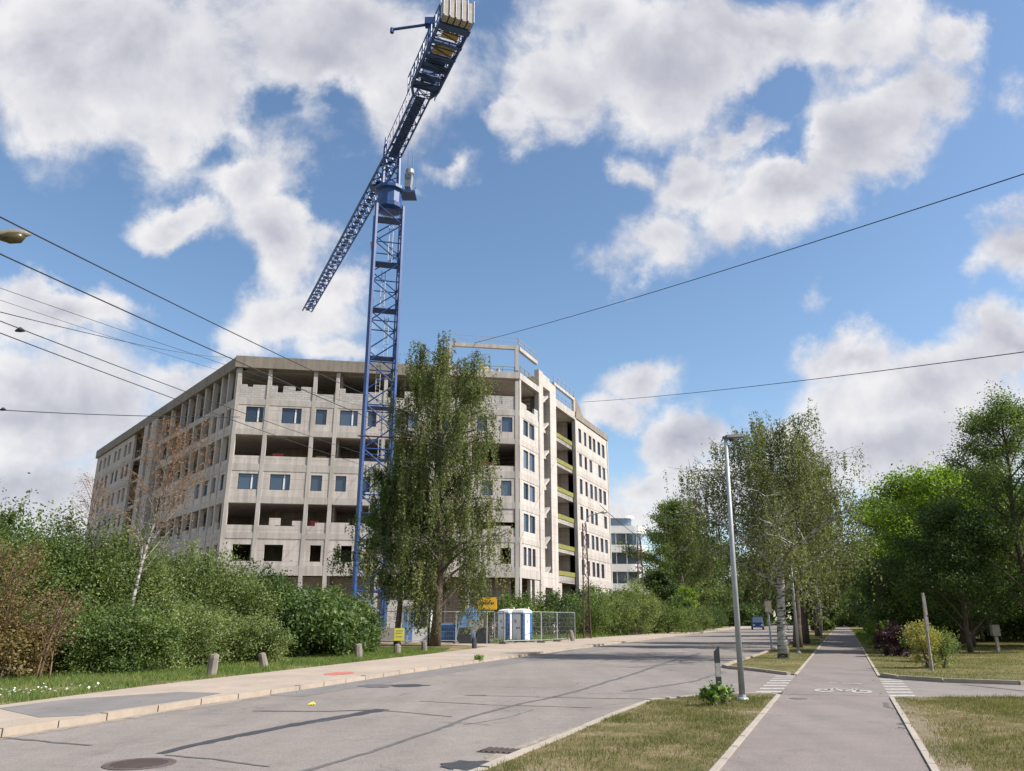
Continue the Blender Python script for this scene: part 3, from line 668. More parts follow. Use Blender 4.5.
def shrub(name, label, loc, H, Rr, n=16000, lsize=.09, leaf='mid_leaf', seed=1, group=None, cat='shrub', clumps=130, bk_='bark_d', sig=None, tint=.2, aspect=.6):
    nr = np.random.default_rng(seed); rd = random.Random(seed)
    root = empty(name, loc); tag(root, label, cat, group)
    d = nr.normal(size=(clumps, 3)); d[:, 2] = np.abs(d[:, 2]); d /= np.linalg.norm(d, axis=1)[:, None]
    rad = nr.uniform(.25, 1.0, clumps)**.45
    ph = nr.uniform(0, 6.28, 3); az = np.arctan2(d[:, 1], d[:, 0]); lob = 1+.16*np.sin(2*az+ph[0])+.13*np.sin(3*az+ph[1]+d[:, 2]*3)+.10*np.sin(5*az+ph[2])
    sig = sig or Rr*.12
    cc = d*rad[:, None]*np.stack([Rr*lob, Rr*lob, H*.5*lob], 1); cc[:, 2] = cc[:, 2]*1.0+H*.42
    low = nr.uniform(0, 1, clumps) < .38; cc[low, 2] = nr.uniform(.05, .55, low.sum())*H
    cc *= np.array([1, 1, .93])
    wood = MB()
    for k in range(9):
        j = rd.randrange(clumps); e = Vector(cc[j]); b0 = Vector((rd.uniform(-.2, .2)*Rr, rd.uniform(-.2, .2)*Rr, 0))
        wood.tube(bez(b0, Vector((e.x*.3, e.y*.3, e.z*.6)), e, 5), [.035*(1-i*.15) for i in range(6)], 5, False)
    wood.build('stems', M[bk_], root, True)
    wts = nr.uniform(.5, 1.5, clumps); wts /= wts.sum(); idx = nr.choice(clumps, n, p=wts); ct = nr.normal(0, tint, clumps)
    P = cc[idx]+nr.normal(0, 1, (n, 3))*sig*np.array([1, 1, .85])
    # upright shoots that break the outline
    ns = clumps; sh = nr.choice(clumps, ns); q = n//5; qi = nr.integers(0, ns, q); u = nr.uniform(0, 1, q)
    dirs = nr.normal(0, .35, (ns, 3)); dirs[:, 2] = 1; ln = nr.uniform(.2, .9, ns)*H*.2
    P[:q] = cc[sh][qi]+dirs[qi]*(u*ln[qi])[:, None]+nr.normal(0, .05, (q, 3)); tq = ct[sh][qi]+.08
    tn = .5+ct[idx]+nr.normal(0, .14, n); tn[:q] = .5+tq+nr.normal(0, .12, q)
    P[:, 2] = np.abs(P[:, 2]-.02)+.02
    me = leaves_mesh('foliage', P, lsize, M[leaf], tn, aspect, 0, .2)
    o = bpy.data.objects.new('foliage', me); C.objects.link(o); o.parent = root
    return root
def place(px, F, ytop):
    """design helper: position and height of a plant standing at distance F"""
    X = (px-512)/770*(F*cp-1.7*sp); e = PITCH+math.atan((385.5-ytop)/770)
    return X, 1.7+F*math.tan(e)

# --- central weeping birch: two dark stems, long hanging strands
tree('weeping_birch', 'tall weeping birch with long hanging strands standing in front of the building', (-4.8, 50.5, .1), 22.2,
     [(.0, 2), (.12, 4.2), (.3, 5.0), (.5, 4.2), (.7, 3.7), (.85, 3.2), (1, 2.9)], nl=52, nt_=9, leaf_n=122000, lsize=.125, leaf='birch', bk_='bark_d', tr=.30, hb=.09,
     weep=44, wmax=4.4, seed=13, rise=.14, lean=(.2, .3), tint=.2)
tree('weeping_birch', 'lower spreading birch left of the tall weeping birch with bushy crown over the crane foot', (-7.3, 51.5, .1), 13.2,
     [(.0, 1.6), (.2, 3.4), (.5, 3.7), (.8, 2.6), (1, 1.0)], nl=30, nt_=9, leaf_n=70000, lsize=.125, leaf='mid_leaf', bk_='bark_d', tr=.2, hb=.2, weep=26, wmax=1.8, seed=12, rise=.2)

lt = []
for k in range(1500):
    y = random.uniform(7, 40)
    x = random.choice((pl(y)+abs(random.gauss(0, .18)), pr(y)-abs(random.gauss(0, .18)), yx(RK, y)-.1-abs(random.gauss(0, .3)), yx(LK, y)+.1+abs(random.gauss(0, .3)), yx(LK, y)-abs(random.gauss(.8, .7))))
    lt.append((x, y, (.03 if x > pl(y)-.2 else .135 if x < yx(LK, y) else .022)))
o = bpy.data.objects.new('fallen_leaves', leaves_mesh('fallen_leaves', np.array(lt), .028, M['brown_leaf'], rng.random(len(lt)), .6, 0, .95)); C.objects.link(o); tag(o, 'small dry leaves and crumbs scattered along kerbs and path edges', 'leaf litter', kind='stuff')
grass('scattered taller grass tufts in the right foreground verges', [(-2.2, 6), (-.25, 9.95), (.85, 12.6), (3.0, 17.75), (4.5, 19.25), (6.05, 19.28), (pl(6)-.1, 6)], 120000, (.04, .10), .03, M['grass'], .004, .9, 43)
grass('scattered taller grass tufts on the foreground lawn right of the path', [(pr(6)+.35, 6), (pr(18.5)+.25, 18.5), (17, 19.1), (17, 12), (10, 6)], 150000, (.04, .10), .03, M['grass'], .004, .9, 47)
for nm_, pg in (('straggly grass overhanging the left edge of the bike path', [(pl(6)-.16, 6), (pl(19.1)-.16, 19.1), (pl(19.1)-.04, 19.1), (pl(6)-.04, 6)]), ('straggly grass overhanging the right edge of the bike path', [(pr(6)+.05, 6), (pr(18.5)+.05, 18.5), (pr(18.5)+.2, 18.5), (pr(6)+.2, 6)])):
    grass(nm_, pg, 3600, (.04, .09), .045, M['grass'], .004, .8, 53)

# --- roadside birches on the right
BR = [(12.22, 36.7, 12.0, 5.5, 'bark_w', 'nearest roadside birch with pale trunk and airy crown beside the bike path'),
      (17.8, 50.6, 12.5, 4.9, 'bark_d', 'second roadside birch with dark trunk, just behind the pale-trunked one'),
      (21.2, 58.6, 12.5, 5.0, 'bark_d', 'third roadside birch with dark trunk along the bike path')]
for i, (x, y, h, r, bkk, lab) in enumerate(BR):
    tree('birch_tree', lab, (x, y, .04), h, [(.0, .8*r), (.2, .98*r), (.42, 1.0*r), (.65, .8*r), (.85, .55*r), (1, .25*r)], nl=48, nt_=10, leaf_n=62000 if i == 0 else 38000, lsize=.10 if i == 0 else .13,
         leaf='birch2', bk_=bkk, tr=.22 if i == 0 else .26, hb=.24, weep=30, wmax=3.2, seed=31+i, rise=.35, lean=(.5, 0), group='birches along the bike path')
for i, (x, y, h, r) in enumerate([(31, 82, 13, 4.5), (41, 108, 14, 5), (55, 140, 15, 5.5)]):
    tree('birch_tree', ['fourth roadside birch, farther along the path', 'fifth roadside birch, beyond the third far lamp', 'farthest roadside birch near the end of the path'][i], (x, y, .04), h,
         [(.0, .8*r), (.3, r), (.7, .8*r), (1, .25*r)], nl=22, nt_=8, leaf_n=18000, lsize=.2, leaf='birch2', tr=.24, hb=.22, weep=14, wmax=2, seed=41+i, rise=.35, group='birches along the bike path')

# --- park trees, right
PK = [ # x, y, H, R, leaf, seed, n, size, label
 (31.8, 57, 13.0, 5.4, 'maple', 51, 52000, .2, 'bright green maple in full sun at the edge of the park'),
 (27.4, 42, 14.5, 3.3, 'mid_leaf', 52, 46000, .12, 'tall slender tree at the right edge of the picture'),
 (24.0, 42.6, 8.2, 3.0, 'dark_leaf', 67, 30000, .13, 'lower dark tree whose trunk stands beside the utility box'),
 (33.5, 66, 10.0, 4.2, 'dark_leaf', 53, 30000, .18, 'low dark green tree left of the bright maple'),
 (46, 60, 8.5, 4.6, 'mid_leaf', 54, 40000, .18, 'broad tree at the right border behind the slender tree'),
 (40, 68, 15, 6.5, 'dark_leaf', 55, 34000, .22, 'dark park tree directly behind the bright maple'),
 (50, 82, 17, 7, 'mid_leaf', 56, 30000, .26, 'tall park tree in the second row behind the maple'),
 (42.5, 85, 16, 6.2, 'mid_leaf', 57, 30000, .26, 'mid green park tree near the path, second row'),
 (62, 95, 18, 8, 'dark_leaf', 58, 26000, .3, 'large dark park tree in the third row on the right'),
 (56, 110, 18, 8, 'mid_leaf', 59, 26000, .3, 'large park tree right of the path in the third row'),
 (50, 64, 10, 6, 'mid_leaf', 60, 30000, .24, 'park tree standing behind the right border tree'),
 (70, 140, 19, 9, 'dark_leaf', 61, 24000, .36, 'dark tree closing the far end of the bike path on the right'),
 (84, 130, 19, 9, 'dark_leaf', 62, 22000, .36, 'dark tree far back in the park'),
 (37.5, 76, 8, 4.0, 'dark_leaf', 63, 20000, .24, 'small dark tree overhanging the path right side'),
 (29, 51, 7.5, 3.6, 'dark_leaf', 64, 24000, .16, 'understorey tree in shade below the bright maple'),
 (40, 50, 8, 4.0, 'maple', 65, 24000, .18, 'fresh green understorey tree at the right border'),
 (31.5, 46.5, 9.5, 4.2, 'mid_leaf', 68, 30000, .15, 'leafy tree low at the right border under the tall slender tree'),
 (34.5, 52, 7, 4.0, 'mid_leaf', 69, 24000, .16, 'low leafy tree between the maple and the right border'),
 (36, 62, 8, 4.5, 'dark_leaf', 66, 24000, .2, 'low shaded tree between the maple and the border tree')]
for (x, y, h, r, lf, sd_, n, ls, lab) in PK:
    tree('park_tree', lab, (x, y, .04), h, [(.0, .9*r), (.2, 1.0*r), (.45, r), (.7, .85*r), (.9, .55*r), (1, .2*r)], nl=38, nt_=9, leaf_n=int(n*1.1), lsize=ls, leaf=lf, tr=.016*h, hb=.07, sig=.075*r+.1, seed=sd_, rise=.35,
         group='trees of the park on the right', tint=.2)
# --- trees left of the road and at its far end
LT = [(27.0, 125, 21.5, 7.0, 'mid_leaf', 71, 46000, .27, 'tall leafy tree beside the far pavement, left of the road'),
 (20.3, 109, 8.5, 3.2, 'dark_leaf', 72, 24000, .26, 'dark low tree in front of the white office block'),
 (31, 142, 19, 6.5, 'mid_leaf', 73, 32000, .3, 'second tall tree beside the far pavement'),
 (35, 155, 19, 7, 'dark_leaf', 74, 28000, .36, 'dark tree beside the far bend of the road'),
 (48, 188, 20, 9, 'mid_leaf', 75, 24000, .42, 'tree at the far bend left of the road'),
 (70, 220, 21, 10, 'dark_leaf', 76, 24000, .48, 'dark tree closing the view along the road'),
 (96, 235, 22, 11, 'mid_leaf', 77, 22000, .52, 'broad tree closing the view along the path'),
 (120, 240, 22, 12, 'dark_leaf', 78, 22000, .55, 'dark broad tree right of the end of the path'),
 (90, 180, 21, 10, 'dark_leaf', 79, 22000, .45, 'dark tree right of the path far back'),
 (24.3, 118, 6.5, 3.2, 'maple', 80, 16000, .26, 'small bright green tree beside the far pavement'),
 (110, 265, 24, 13, 'dark_leaf', 81, 20000, .6, 'last dark tree on the vanishing point of the path'),
 (65.4, 168, 12, 3.6, 'dark_leaf', 82, 18000, .42, 'shaded tree between road and path at the far end')]
for (x, y, h, r, lf, sd_, n, ls, lab) in LT:
    tree('roadside_tree', lab, (x, y, .04), h, [(.0, .6*r), (.15, .9*r), (.45, r), (.7, .8*r), (.9, .5*r), (1, .2*r)], nl=30, nt_=8, leaf_n=n, lsize=ls, leaf=lf, tr=.02*h, hb=.1, sig=.07*r+.12, seed=sd_, rise=.35,
         group='trees at the far bend of the road', tint=.2)

# shaded thicket under the park trees and the far wood that closes every view
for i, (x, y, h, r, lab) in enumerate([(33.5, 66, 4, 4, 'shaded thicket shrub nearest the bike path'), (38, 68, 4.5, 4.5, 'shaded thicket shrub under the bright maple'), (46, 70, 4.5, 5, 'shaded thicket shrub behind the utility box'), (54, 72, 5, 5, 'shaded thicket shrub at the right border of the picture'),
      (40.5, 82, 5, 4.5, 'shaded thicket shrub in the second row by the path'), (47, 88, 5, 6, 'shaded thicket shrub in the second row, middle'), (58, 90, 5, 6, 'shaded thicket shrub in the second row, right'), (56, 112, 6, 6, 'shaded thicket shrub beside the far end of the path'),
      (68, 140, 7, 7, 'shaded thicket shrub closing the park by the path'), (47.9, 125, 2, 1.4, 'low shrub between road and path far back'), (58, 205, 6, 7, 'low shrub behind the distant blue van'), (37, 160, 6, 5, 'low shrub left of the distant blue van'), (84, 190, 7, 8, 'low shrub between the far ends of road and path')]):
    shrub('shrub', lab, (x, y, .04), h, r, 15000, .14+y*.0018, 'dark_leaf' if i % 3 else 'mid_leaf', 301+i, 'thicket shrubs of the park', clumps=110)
nW = 80000; az = rng.uniform(R(-50), R(62), nW); rr_ = rng.uniform(255, 330, nW)
hh_ = 15+5*np.sin(az*23)+3*np.sin(az*61+1)+2*np.sin(az*140); zz = hh_*rng.uniform(0, 1, nW)**.6+rng.normal(0, .7, nW)
Pw = np.stack([rr_*np.sin(az), rr_*np.cos(az), np.abs(zz)], 1)
o = bpy.data.objects.new('distant_wood', leaves_mesh('distant_wood', Pw, 2.2, M['dark_leaf'], .5+.25*np.sin(az*55)*np.sin(az*17)+rng.normal(0, .15, nW), .8, 0, .2)); C.objects.link(o)
tag(o, 'distant belt of dark trees closing the horizon', 'wood', kind='stuff')

# --- hedge on the left: every shrub its own thing
HL = [ # px, F, ytop, R, leaf, n, size, label
 (-8, 30, 487, 4.0, 'mid_leaf', 42000, .11, 'tallest shrub of the left hedge at the picture edge'),
 (58, 31, 523, 3.2, 'mid_leaf', 30000, .11, 'tall green shrub behind the dead brown bush'),
 (108, 32, 530, 3.0, 'willow', 30000, .1, 'willow shrub around the foot of the thin pale birch'),
 (160, 34, 538, 3.0, 'willow', 30000, .1, 'willow shrub with pale leaves right of the thin pale birch'),
 (207, 35, 556, 2.7, 'willow', 26000, .1, 'pale willow shrub below the left corner of the building'),
 (250, 38, 568, 2.8, 'dark_leaf', 26000, .12, 'dark shrub in the hedge below the building corner'),
 (292, 41, 580, 2.6, 'dark_leaf', 24000, .12, 'dark shrub at the back of the hedge left of the crane'),
 (338, 43, 590, 2.2, 'mid_leaf', 20000, .12, 'green shrub at the back of the hedge below the crane'),
 (2, 23, 612, 1.5, 'brown_leaf', 9000, .085, 'brownish leafy shrub low at the left picture edge'),
 (70, 25.5, 600, 2.0, 'mid_leaf', 24000, .085, 'low green shrub behind the daisies'),
 (118, 26.5, 605, 1.9, 'mid_leaf', 24000, .085, 'low green shrub in the front of the hedge, third from the left'),
 (165, 28.5, 592, 2.1, 'willow', 24000, .085, 'rounded willow shrub behind the first stone bollard'),
 (212, 30.5, 607, 1.9, 'willow', 22000, .085, 'rounded willow shrub between the first and second stone bollards'),
 (248, 32, 620, 1.6, 'willow', 18000, .085, 'small willow shrub behind the second stone bollard'),
 (298, 36.5, 590, 2.5, 'lilac', 20000, .17, 'big broad-leaved lilac bush with fresh green tips'),
 (345, 39.5, 622, 1.7, 'lilac', 12000, .16, 'smaller broad-leaved bush behind the third stone bollard')]
for i, (px, F, yt, rr, lf, n, ls, lab) in enumerate(HL):
    X, H_ = place(px, F, yt)
    shrub('shrub', lab, (X, F, .08), H_, rr, int(n*1.25), ls, lf, 101+i, 'shrubs of the hedge left of the road', clumps=150)
HR = [(520, 74, 592, 3.0, 'mid_leaf'), (552, 77, 590, 3.2, 'dark_leaf'), (585, 82, 589, 3.6, 'mid_leaf'), (612, 86, 592, 3.6, 'willow'), (636, 90, 582, 3.6, 'willow'), (662, 98, 598, 3.6, 'mid_leaf'), (684, 108, 606, 3.5, 'willow'),
      (700, 124, 604, 4, 'dark_leaf'), (600, 98, 582, 4, 'dark_leaf')]
for i, (px, F, yt, rr, lf) in enumerate(HR):
    X, H_ = place(px, F, yt)
    shrub('shrub', ['shrub behind the portable toilets', 'dark shrub just right of the portable toilets', 'shrub in front of the foot of the tower end of the building', 'pale shrub below the lattice lamp mast',
                    'tallest pale shrub in front of the white office block', 'shrub left of the distant red sign', 'pale low shrub by the far pavement', 'dark shrub behind the distant red sign', 'dark shrub behind the row, below the office block'][i],
          (X, F, .08), H_, rr, 20000, .17, lf, 141+i, 'shrubs of the hedge right of the site gate', clumps=120)

# dead brown bush with orange twigs at the left edge
def bare_tree(name, label, loc, H, rr, seed, mtl, leaf, n, ls, tr, nl, hb, rise, lean=(0, 0), cat='tree', stems=1, nt_=10):
    return tree(name, label, loc, H, [(0, rr*.6), (.3, rr), (.7, rr*.8), (1, rr*.25)], nl=nl, nt_=nt_, leaf_n=n, lsize=ls, leaf=leaf, bk_=mtl, tr=tr, hb=hb, sig=.14, seed=seed, rise=rise, lean=lean, cat=cat, stems=stems)
bare_tree('dead_bush', 'half-dead brown bush with bare orange twigs at the left edge', (-14.5, 22.4, .1), 4.0, 1.7, 201, 'bark_b', 'brown_leaf', 3600, .07, .05, 34, .15, .3, (.3, 0), 'bush', 4, 14)
bare_tree('dead_bush', 'thin dry bush with brown stems next to the half-dead bush', (-13.1, 22.9, .1), 2.5, .9, 202, 'bark_b', 'rusty_leaf', 700, .06, .04, 20, .2, .4, (.2, 0), 'bush', 3, 10)
X, H_ = place(118, 29.5, 408)
bare_tree('dying_birch', 'thin pale birch with sparse rust-red twigs in front of the building side', (X, 29.5, .1), H_, 2.2, 203, 'bark_s', 'rusty_leaf', 6000, .06, .085, 44, .34, .3, (1.2, .2), 'tree', 1, 16)
X, H_ = place(85, 31, 470)
bare_tree('dying_birch', 'smaller bare birch left of the thin pale birch', (X, 31, .1), H_, 1.6, 204, 'bark_s', 'rusty_leaf', 1500, .05, .05, 26, .5, .4, (-.8, 0), 'tree', 1, 12)

# park edge shrubs
shrub('golden_bush', 'yellow-leaved bush beside the grey wooden post', (14.7, 28.9, .04), 1.75, .42, 3800, .06, 'gold_leaf', 161, cat='bush', clumps=40, sig=.13)
shrub('green_bush', 'yellow-green bush right of the golden bush', (15.5, 29.3, .04), 1.6, .38, 3600, .06, 'willow', 162, cat='bush', clumps=40, sig=.13)
shrub('purple_bush', 'dark purple bush along the bike path', (18.0, 38.3, .04), 1.6, .75, 7000, .08, 'purple_leaf', 163, cat='bush', clumps=70)
shrub('purple_bush', 'second dark purple bush behind the first', (19.3, 41, .04), 1.8, .85, 7000, .08, 'purple_leaf', 165, cat='bush', clumps=70)
shrub('green_bush', 'bright green bush before the purple bushes farther along the path', (22.3, 48, .04), 1.5, .9, 8000, .1, 'maple', 164, cat='bush', clumps=60)
shrub('green_bush', 'second bright green bush farther along the path', (25.2, 55, .04), 1.7, 1.0, 8000, .11, 'maple', 166, cat='bush', clumps=60)
shrub('green_bush', 'dark bush in the shade behind the golden bush', (17.2, 33.5, .04), 1.5, .8, 4600, .08, 'dark_leaf', 167, cat='bush', clumps=40)

# leafy dock plant by the marker post: broad blades
dp = []
def dock(label, loc, H, n, seed):
    rd = random.Random(seed); b = MB()
    for k in range(n):
        a = rd.uniform(0, 6.28); el = rd.uniform(.35, 1.4); l_ = H*rd.uniform(.5, 1.1); d = Vector((math.cos(a)*math.cos(el), math.sin(a)*math.cos(el), math.sin(el)))
        sdv = Vector((-math.sin(a), math.cos(a), 0)); up = d.cross(sdv); o = Vector((rd.uniform(-.08, .08), rd.uniform(-.08, .08), 0))
        wv = l_*.17; P = []
        for t, wq in ((0, .15), (.3, .8), (.6, 1), (.85, .6), (1, .05)):
            c = o+d*l_*t+Vector((0, 0, -.35*l_*t*t)); P += [c-sdv*wv*wq-up*wv*.2*wq, c, c+sdv*wv*wq-up*wv*.2*wq]
        b.add(P, [(3*i+j, 3*i+j+1, 3*i+j+4, 3*i+j+3) for i in range(4) for j in range(2)])
    o = b.build('dock_plant', M['dock'], None, True, loc); tag(o, label, 'plant')
M['dock'] = simple('dock_leaf', (.10, .19, .035), .5, 0, .35, 6)
shrub('dock_plant', 'leafy green dock plant at the foot of the black and white marker post', (4.1, 16.75, .03), .42, .24, 420, .10, 'weed', 5, cat='plant', clumps=16, sig=.045, aspect=.5)
shrub('dock_plant', 'small broad-leaved weed beside the dock plant', (4.42, 17.1, .03), .3, .16, 260, .09, 'weed', 6, cat='plant', clumps=12, sig=.04, aspect=.5)

# ------------------------------------------------------------------ the unfinished building
A = (-29.5, 79.); B = (.8, 84.); Cc = (14.8, 117.); D = (-70., 128.); E_ = (-52, 160.); F_ = (2, 152.)
plan = [A, B, Cc, F_, E_, D]
bld = empty('unfinished_building', (-20, 100, 0)); tag(bld, 'unfinished seven-storey concrete office block with open floors and few blue windows', 'building')
def bchild(o):   # keep world placement under the building empty
    o.parent = bld; o.matrix_parent_inverse = Matrix.Translation((20, -100, 0)); return o
def inset(poly, d):
    n = len(poly); out = []
    for i in range(n):
        p0, p1, p2 = [Vector(poly[(i+k) % n]) for k in (-1, 0, 1)]
        e1 = (p1-p0).normalized(); e2 = (p2-p1).normalized(); n1 = Vector((-e1.y, e1.x)); n2 = Vector((-e2.y, e2.x))
        bis = (n1+n2); bis /= bis.dot(n1); q = p1+bis*d; out.append((q.x, q.y))
    return out
class Facade:
    """local frame: x along the facade, y inwards, z up"""
    def __init__(s, p0, p1):
        s.o = p0; d = Vector(p1)-Vector(p0); s.L = d.length; s.ang = math.atan2(d.y, d.x)
    def put(s, mb, name, m, parent=None, **k):
        o = mb.build(name, m, None, **k)
        loc = Matrix.Translation((s.o[0], s.o[1], 0)) @ Matrix.Rotation(s.ang, 4, 'Z')
        if parent is None:
            o.matrix_world = loc; o.parent = bld; o.matrix_parent_inverse = Matrix.Translation((20, -100, 0))
        else: o.parent = parent   # same frame as parent
        return o
def facade_left(p0, p1):   # runs away to the left: inwards is -y, handled by building from p1 to p0
    return Facade(p1, p0)
def panel_wall(mb, u0, u1, z0, z1, wins, d0=.02, d1=.34):
    """wall with rectangular holes; wins = [(a, b, za, zb)] sorted"""
    cur = u0
    for (a, b, za, zb) in sorted(wins):
        if a > cur: mb.box(cur, a, d0, d1, z0, z1)
        mb.box(a, b, d0, d1, z0, za); mb.box(a, b, d0, d1, zb, z1); cur = b
    if cur < u1: mb.box(cur, u1, d0, d1, z0, z1)
def window(fc, a, b, za, zb, d=.16, mull=None):
    f = MB(); t = .07
    f.box(a, b, d, d+.08, za, za+t); f.box(a, b, d, d+.08, zb-t, zb); f.box(a, a+t, d, d+.08, za+t, zb-t); f.box(b-t, b, d, d+.08, za+t, zb-t)
    if mull: 
        for mm in mull: x = a+(b-a)*mm; f.box(x-.035, x+.035, d+.003, d+.075, za+t, zb-t)
    fo = fc.put(f, 'window', M['frame'])
    fc.put(MB().box(a+t, b-t, d+.03, d+.05, za+t, zb-t), 'pane', M['glass'], fo)
    if mull and (b-a) > 1.4:   # pale blind strip / open reveal seen beside the mullion
        x = a+(b-a)*mull[0]; fc.put(MB().box(x+.04, x+.2, d+.02, d+.028, za+t+.02, zb-t-.02), 'inner_casement', M['white'], fo)
    return fo
def jagged(mb, u0, u1, z0, z1, amp, rd, d0=.05, d1=.3, bw=.62):
    u = u0
    while u < u1-.05:
        e = min(u1, u+bw*rd.choice((1, 1, 2, 3))); h = z1+rd.choice((0, 0, .25, -.25, .5))*amp
        mb.box(u, e, d0, d1, z0, max(z0+.1, h)); u = e
rd = random.Random(3)
# bands: (slab band z0, z1)
BANDS = [(5.95, 6.95), (9.6, 10.2), (13.2, 13.9), (16.55, 17.3), (20.4, 20.95), (23.65, 24.3)]
ROOF = (27.7, 29.0)
pin = inset(plan, .5)
for z0, z1 in BANDS: bchild(MB().prism(pin, z0+.15, z1-.12).build('floor_slab', M['slab']))
bchild(MB().prism(pin, ROOF[0]+.1, ROOF[1]-.5).build('roof_slab', M['slab']))
core = inset(plan, 7.5)
bchild(MB().prism(core, 0, 28.2).build('core_light_block', M['inner']))  # closed block added inside so daylight cannot pass through the open floors
# deep partitions between bays so that the open floors read as dark rooms
fr = Facade(A, B); sd2 = Facade(B, Cc); lf = facade_left(A, D)
LL = lf.L
def part_walls(fc, us, y1):
    mb = MB()
    for u in us: mb.box(u-.1, u+.1, 1.2, y1, .1, 27.75)
    fc.put(mb, 'partition_wall', M['inner'])
part_walls(fr, [10.9, 23.0], 7.6); part_walls(lf, [LL-u for u in (12, 24, 44)], 7.6); part_walls(sd2, [6.6, 20.2], 9)
# ---- front facade
FL = fr.L
cols = [.2, 3.36, 8.16, 10.56, 15.76, 20.8, 25.2, FL-.25]
for u in cols: fr.put(MB().box(u-.2, u+.2, -.04, .42, 0, ROOF[0]), 'column', M['column'])
for z0, z1 in BANDS: fr.put(MB().box(-.05, FL+.05, -.02, .55, z0, z1), 'floor_band', M['band'])
fr.put(MB().box(-.35, 22.6, -.3, .9, ROOF[0]+.02, ROOF[1]), 'roof_fascia', M['fascia'])
fr.put(MB().box(22.62, FL+.1, -.12, .9, ROOF[0]+.32, ROOF[1]-.25), 'roof_fascia', M['band'])
w6 = [(1.18, 3.0, 1), (4.9, 6.95, 1), (8.45, 9.6, 0), (11.0, 12.9, 1), (14.0, 14.9, 0), (16.2, 17.2, 0), (18.3, 19.4, 0), (21.6, 22.8, 0), (26.0, 27.1, 0), (28.75, 29.95, 0)]
w4 = [(1.1, 3.05, 1), (4.3, 6.35, 1), (8.45, 9.6, 0), (11.0, 12.1, 0), (13.4, 14.6, 0), (17.7, 19.2, 0), (21.8, 22.9, 0), (23.7, 24.8, 0), (26.6, 27.75, 0), (28.7, 29.85, 0)]
w2 = [(1.25, 3.05, 1), (4.35, 6.2, 1), (8.9, 10.0, 0), (12.0, 13.1, 0), (14.5, 15.4, 0), (18, 19.2, 0), (22.4, 23.6, 0), (28.65, 29.8, 0)]
for (ws, z0, z1, za, zb, gl) in ((w6, 20.95, 23.65, 21.75, 23.45, 1), (w4, 13.9, 16.55, 14.6, 16.25, 1), (w2, 6.95, 9.6, 7.35, 9.0, 0)):
    mb = MB(); panel_wall(mb, .1, FL-.05, z0, z1, [(a, b, za, zb) for a, b, _ in ws]); fr.put(mb, 'wall_panel', M['panel'])
    if gl:
        for a, b, m_ in ws: window(fr, a, b, za, zb, mull=[.64] if m_ else None)
mb = MB()
for a, b in zip(cols, cols[1:]): jagged(mb, a+.23, b-.23, 24.3, 25.4, 1, rd)
fr.put(mb, 'block_parapet', M['block'])
fr.put(MB().box(.1, 25, .05, .3, 17.3, 18.15).box(25, FL-.05, .05, .3, 17.3, 17.9), 'parapet', M['panel'])
mb = MB()
for a, b in ((0.43, 3.13), (3.59, 5.2), (7.2, 7.93), (8.39, 9.2)): mb.box(a, b, .05, .3, 10.2, 10.95)
mb.box(5.2, 7.2, .05, .3, 10.2, 10.9); mb.box(4.6, 5.7, .051, .301, 10.96, 11.7); mb.box(6.9, 7.93, .051, .301, 10.96, 11.45); mb.box(9.2, 10.33, .05, .3, 10.2, 11.3)
for a, b in zip(cols[3:], cols[4:]): jagged(mb, a+.23, b-.23, 10.2, 11.1, 1, rd)
mb.box(25.5, FL-.5, .06, .31, 11.75, 13.2)
fr.put(mb, 'parapet', M['panel'])
# stacked pallets and red sheeting seen in open floors
for (u, z, ww, hh, mm) in ((4.2, 18.15, 1.1, .5, 'red'), (8.7, 18.15, 1.1, .35, 'ply'), (8.6, 10.9, .9, .7, 'red'), (26.5, 17.9, 1.4, .55, 'red'), (13, 18.15, 2, .25, 'ply')):
    fr.put(MB().box(u, u+ww, 1.0, 1.8, z-.95, z+hh), 'stacked_material', M[mm])
# ground storey: piers and a recessed wall
mb = MB(); mb.box(.4, FL-.5, 2.6, 2.85, .1, 5.95); fr.put(mb, 'ground_floor_wall', M['inner'])
for a, b in ((4.5, 7), (11.5, 14.6), (17, 19.8)): fr.put(MB().box(a, b, .1, .35, .1, 3.6), 'ground_floor_blockwork', M['block'])
# ---- side facade (towards the road)
SL = sd2.L
for u in (.25, 6.3, 11.0, 20.2, SL-.25): sd2.put(MB().box(u-.23, u+.23, -.06, .42, 0, 28.6 if u < 20 else 28.2), 'column', M['column'])
segA = (.02, 6.1); segB = (20.4, SL)
for z0, z1 in BANDS:
    sd2.put(MB().box(segA[0], segA[1], -.02, .55, z0, z1), 'floor_band', M['band']); sd2.put(MB().box(segB[0], segB[1]+.05, -.02, .55, z0, z1), 'floor_band', M['band'])
rows = [(6.95, 9.6, 7.3, 9.25), (10.2, 13.2, 10.95, 12.9), (13.9, 16.55, 14.5, 16.3), (17.3, 20.4, 18.0, 20.05), (20.95, 23.65, 21.75, 23.55)]
for i, (z0, z1, za, zb) in enumerate(rows):
    wa = [(1.3, 2.75), (3.1, 4.75)] if i else [(1.2, 2.1), (2.5, 3.5), (3.9, 4.8)]
    mb = MB(); panel_wall(mb, .3, 6.1, z0, z1, [(a, b, za, zb) for a, b in wa]); sd2.put(mb, 'wall_panel', M['panel'])
    for a, b in wa: window(sd2, a, b, za, zb)
rows2 = rows+[(24.3, 28.2, 25.1, 27.1)]
wb0 = [(21.5, 22.75), (24.0, 25.1), (26.2, 27.5), (28.2, 29.5), (30.5, 31.9), (32.7, 34.2)]
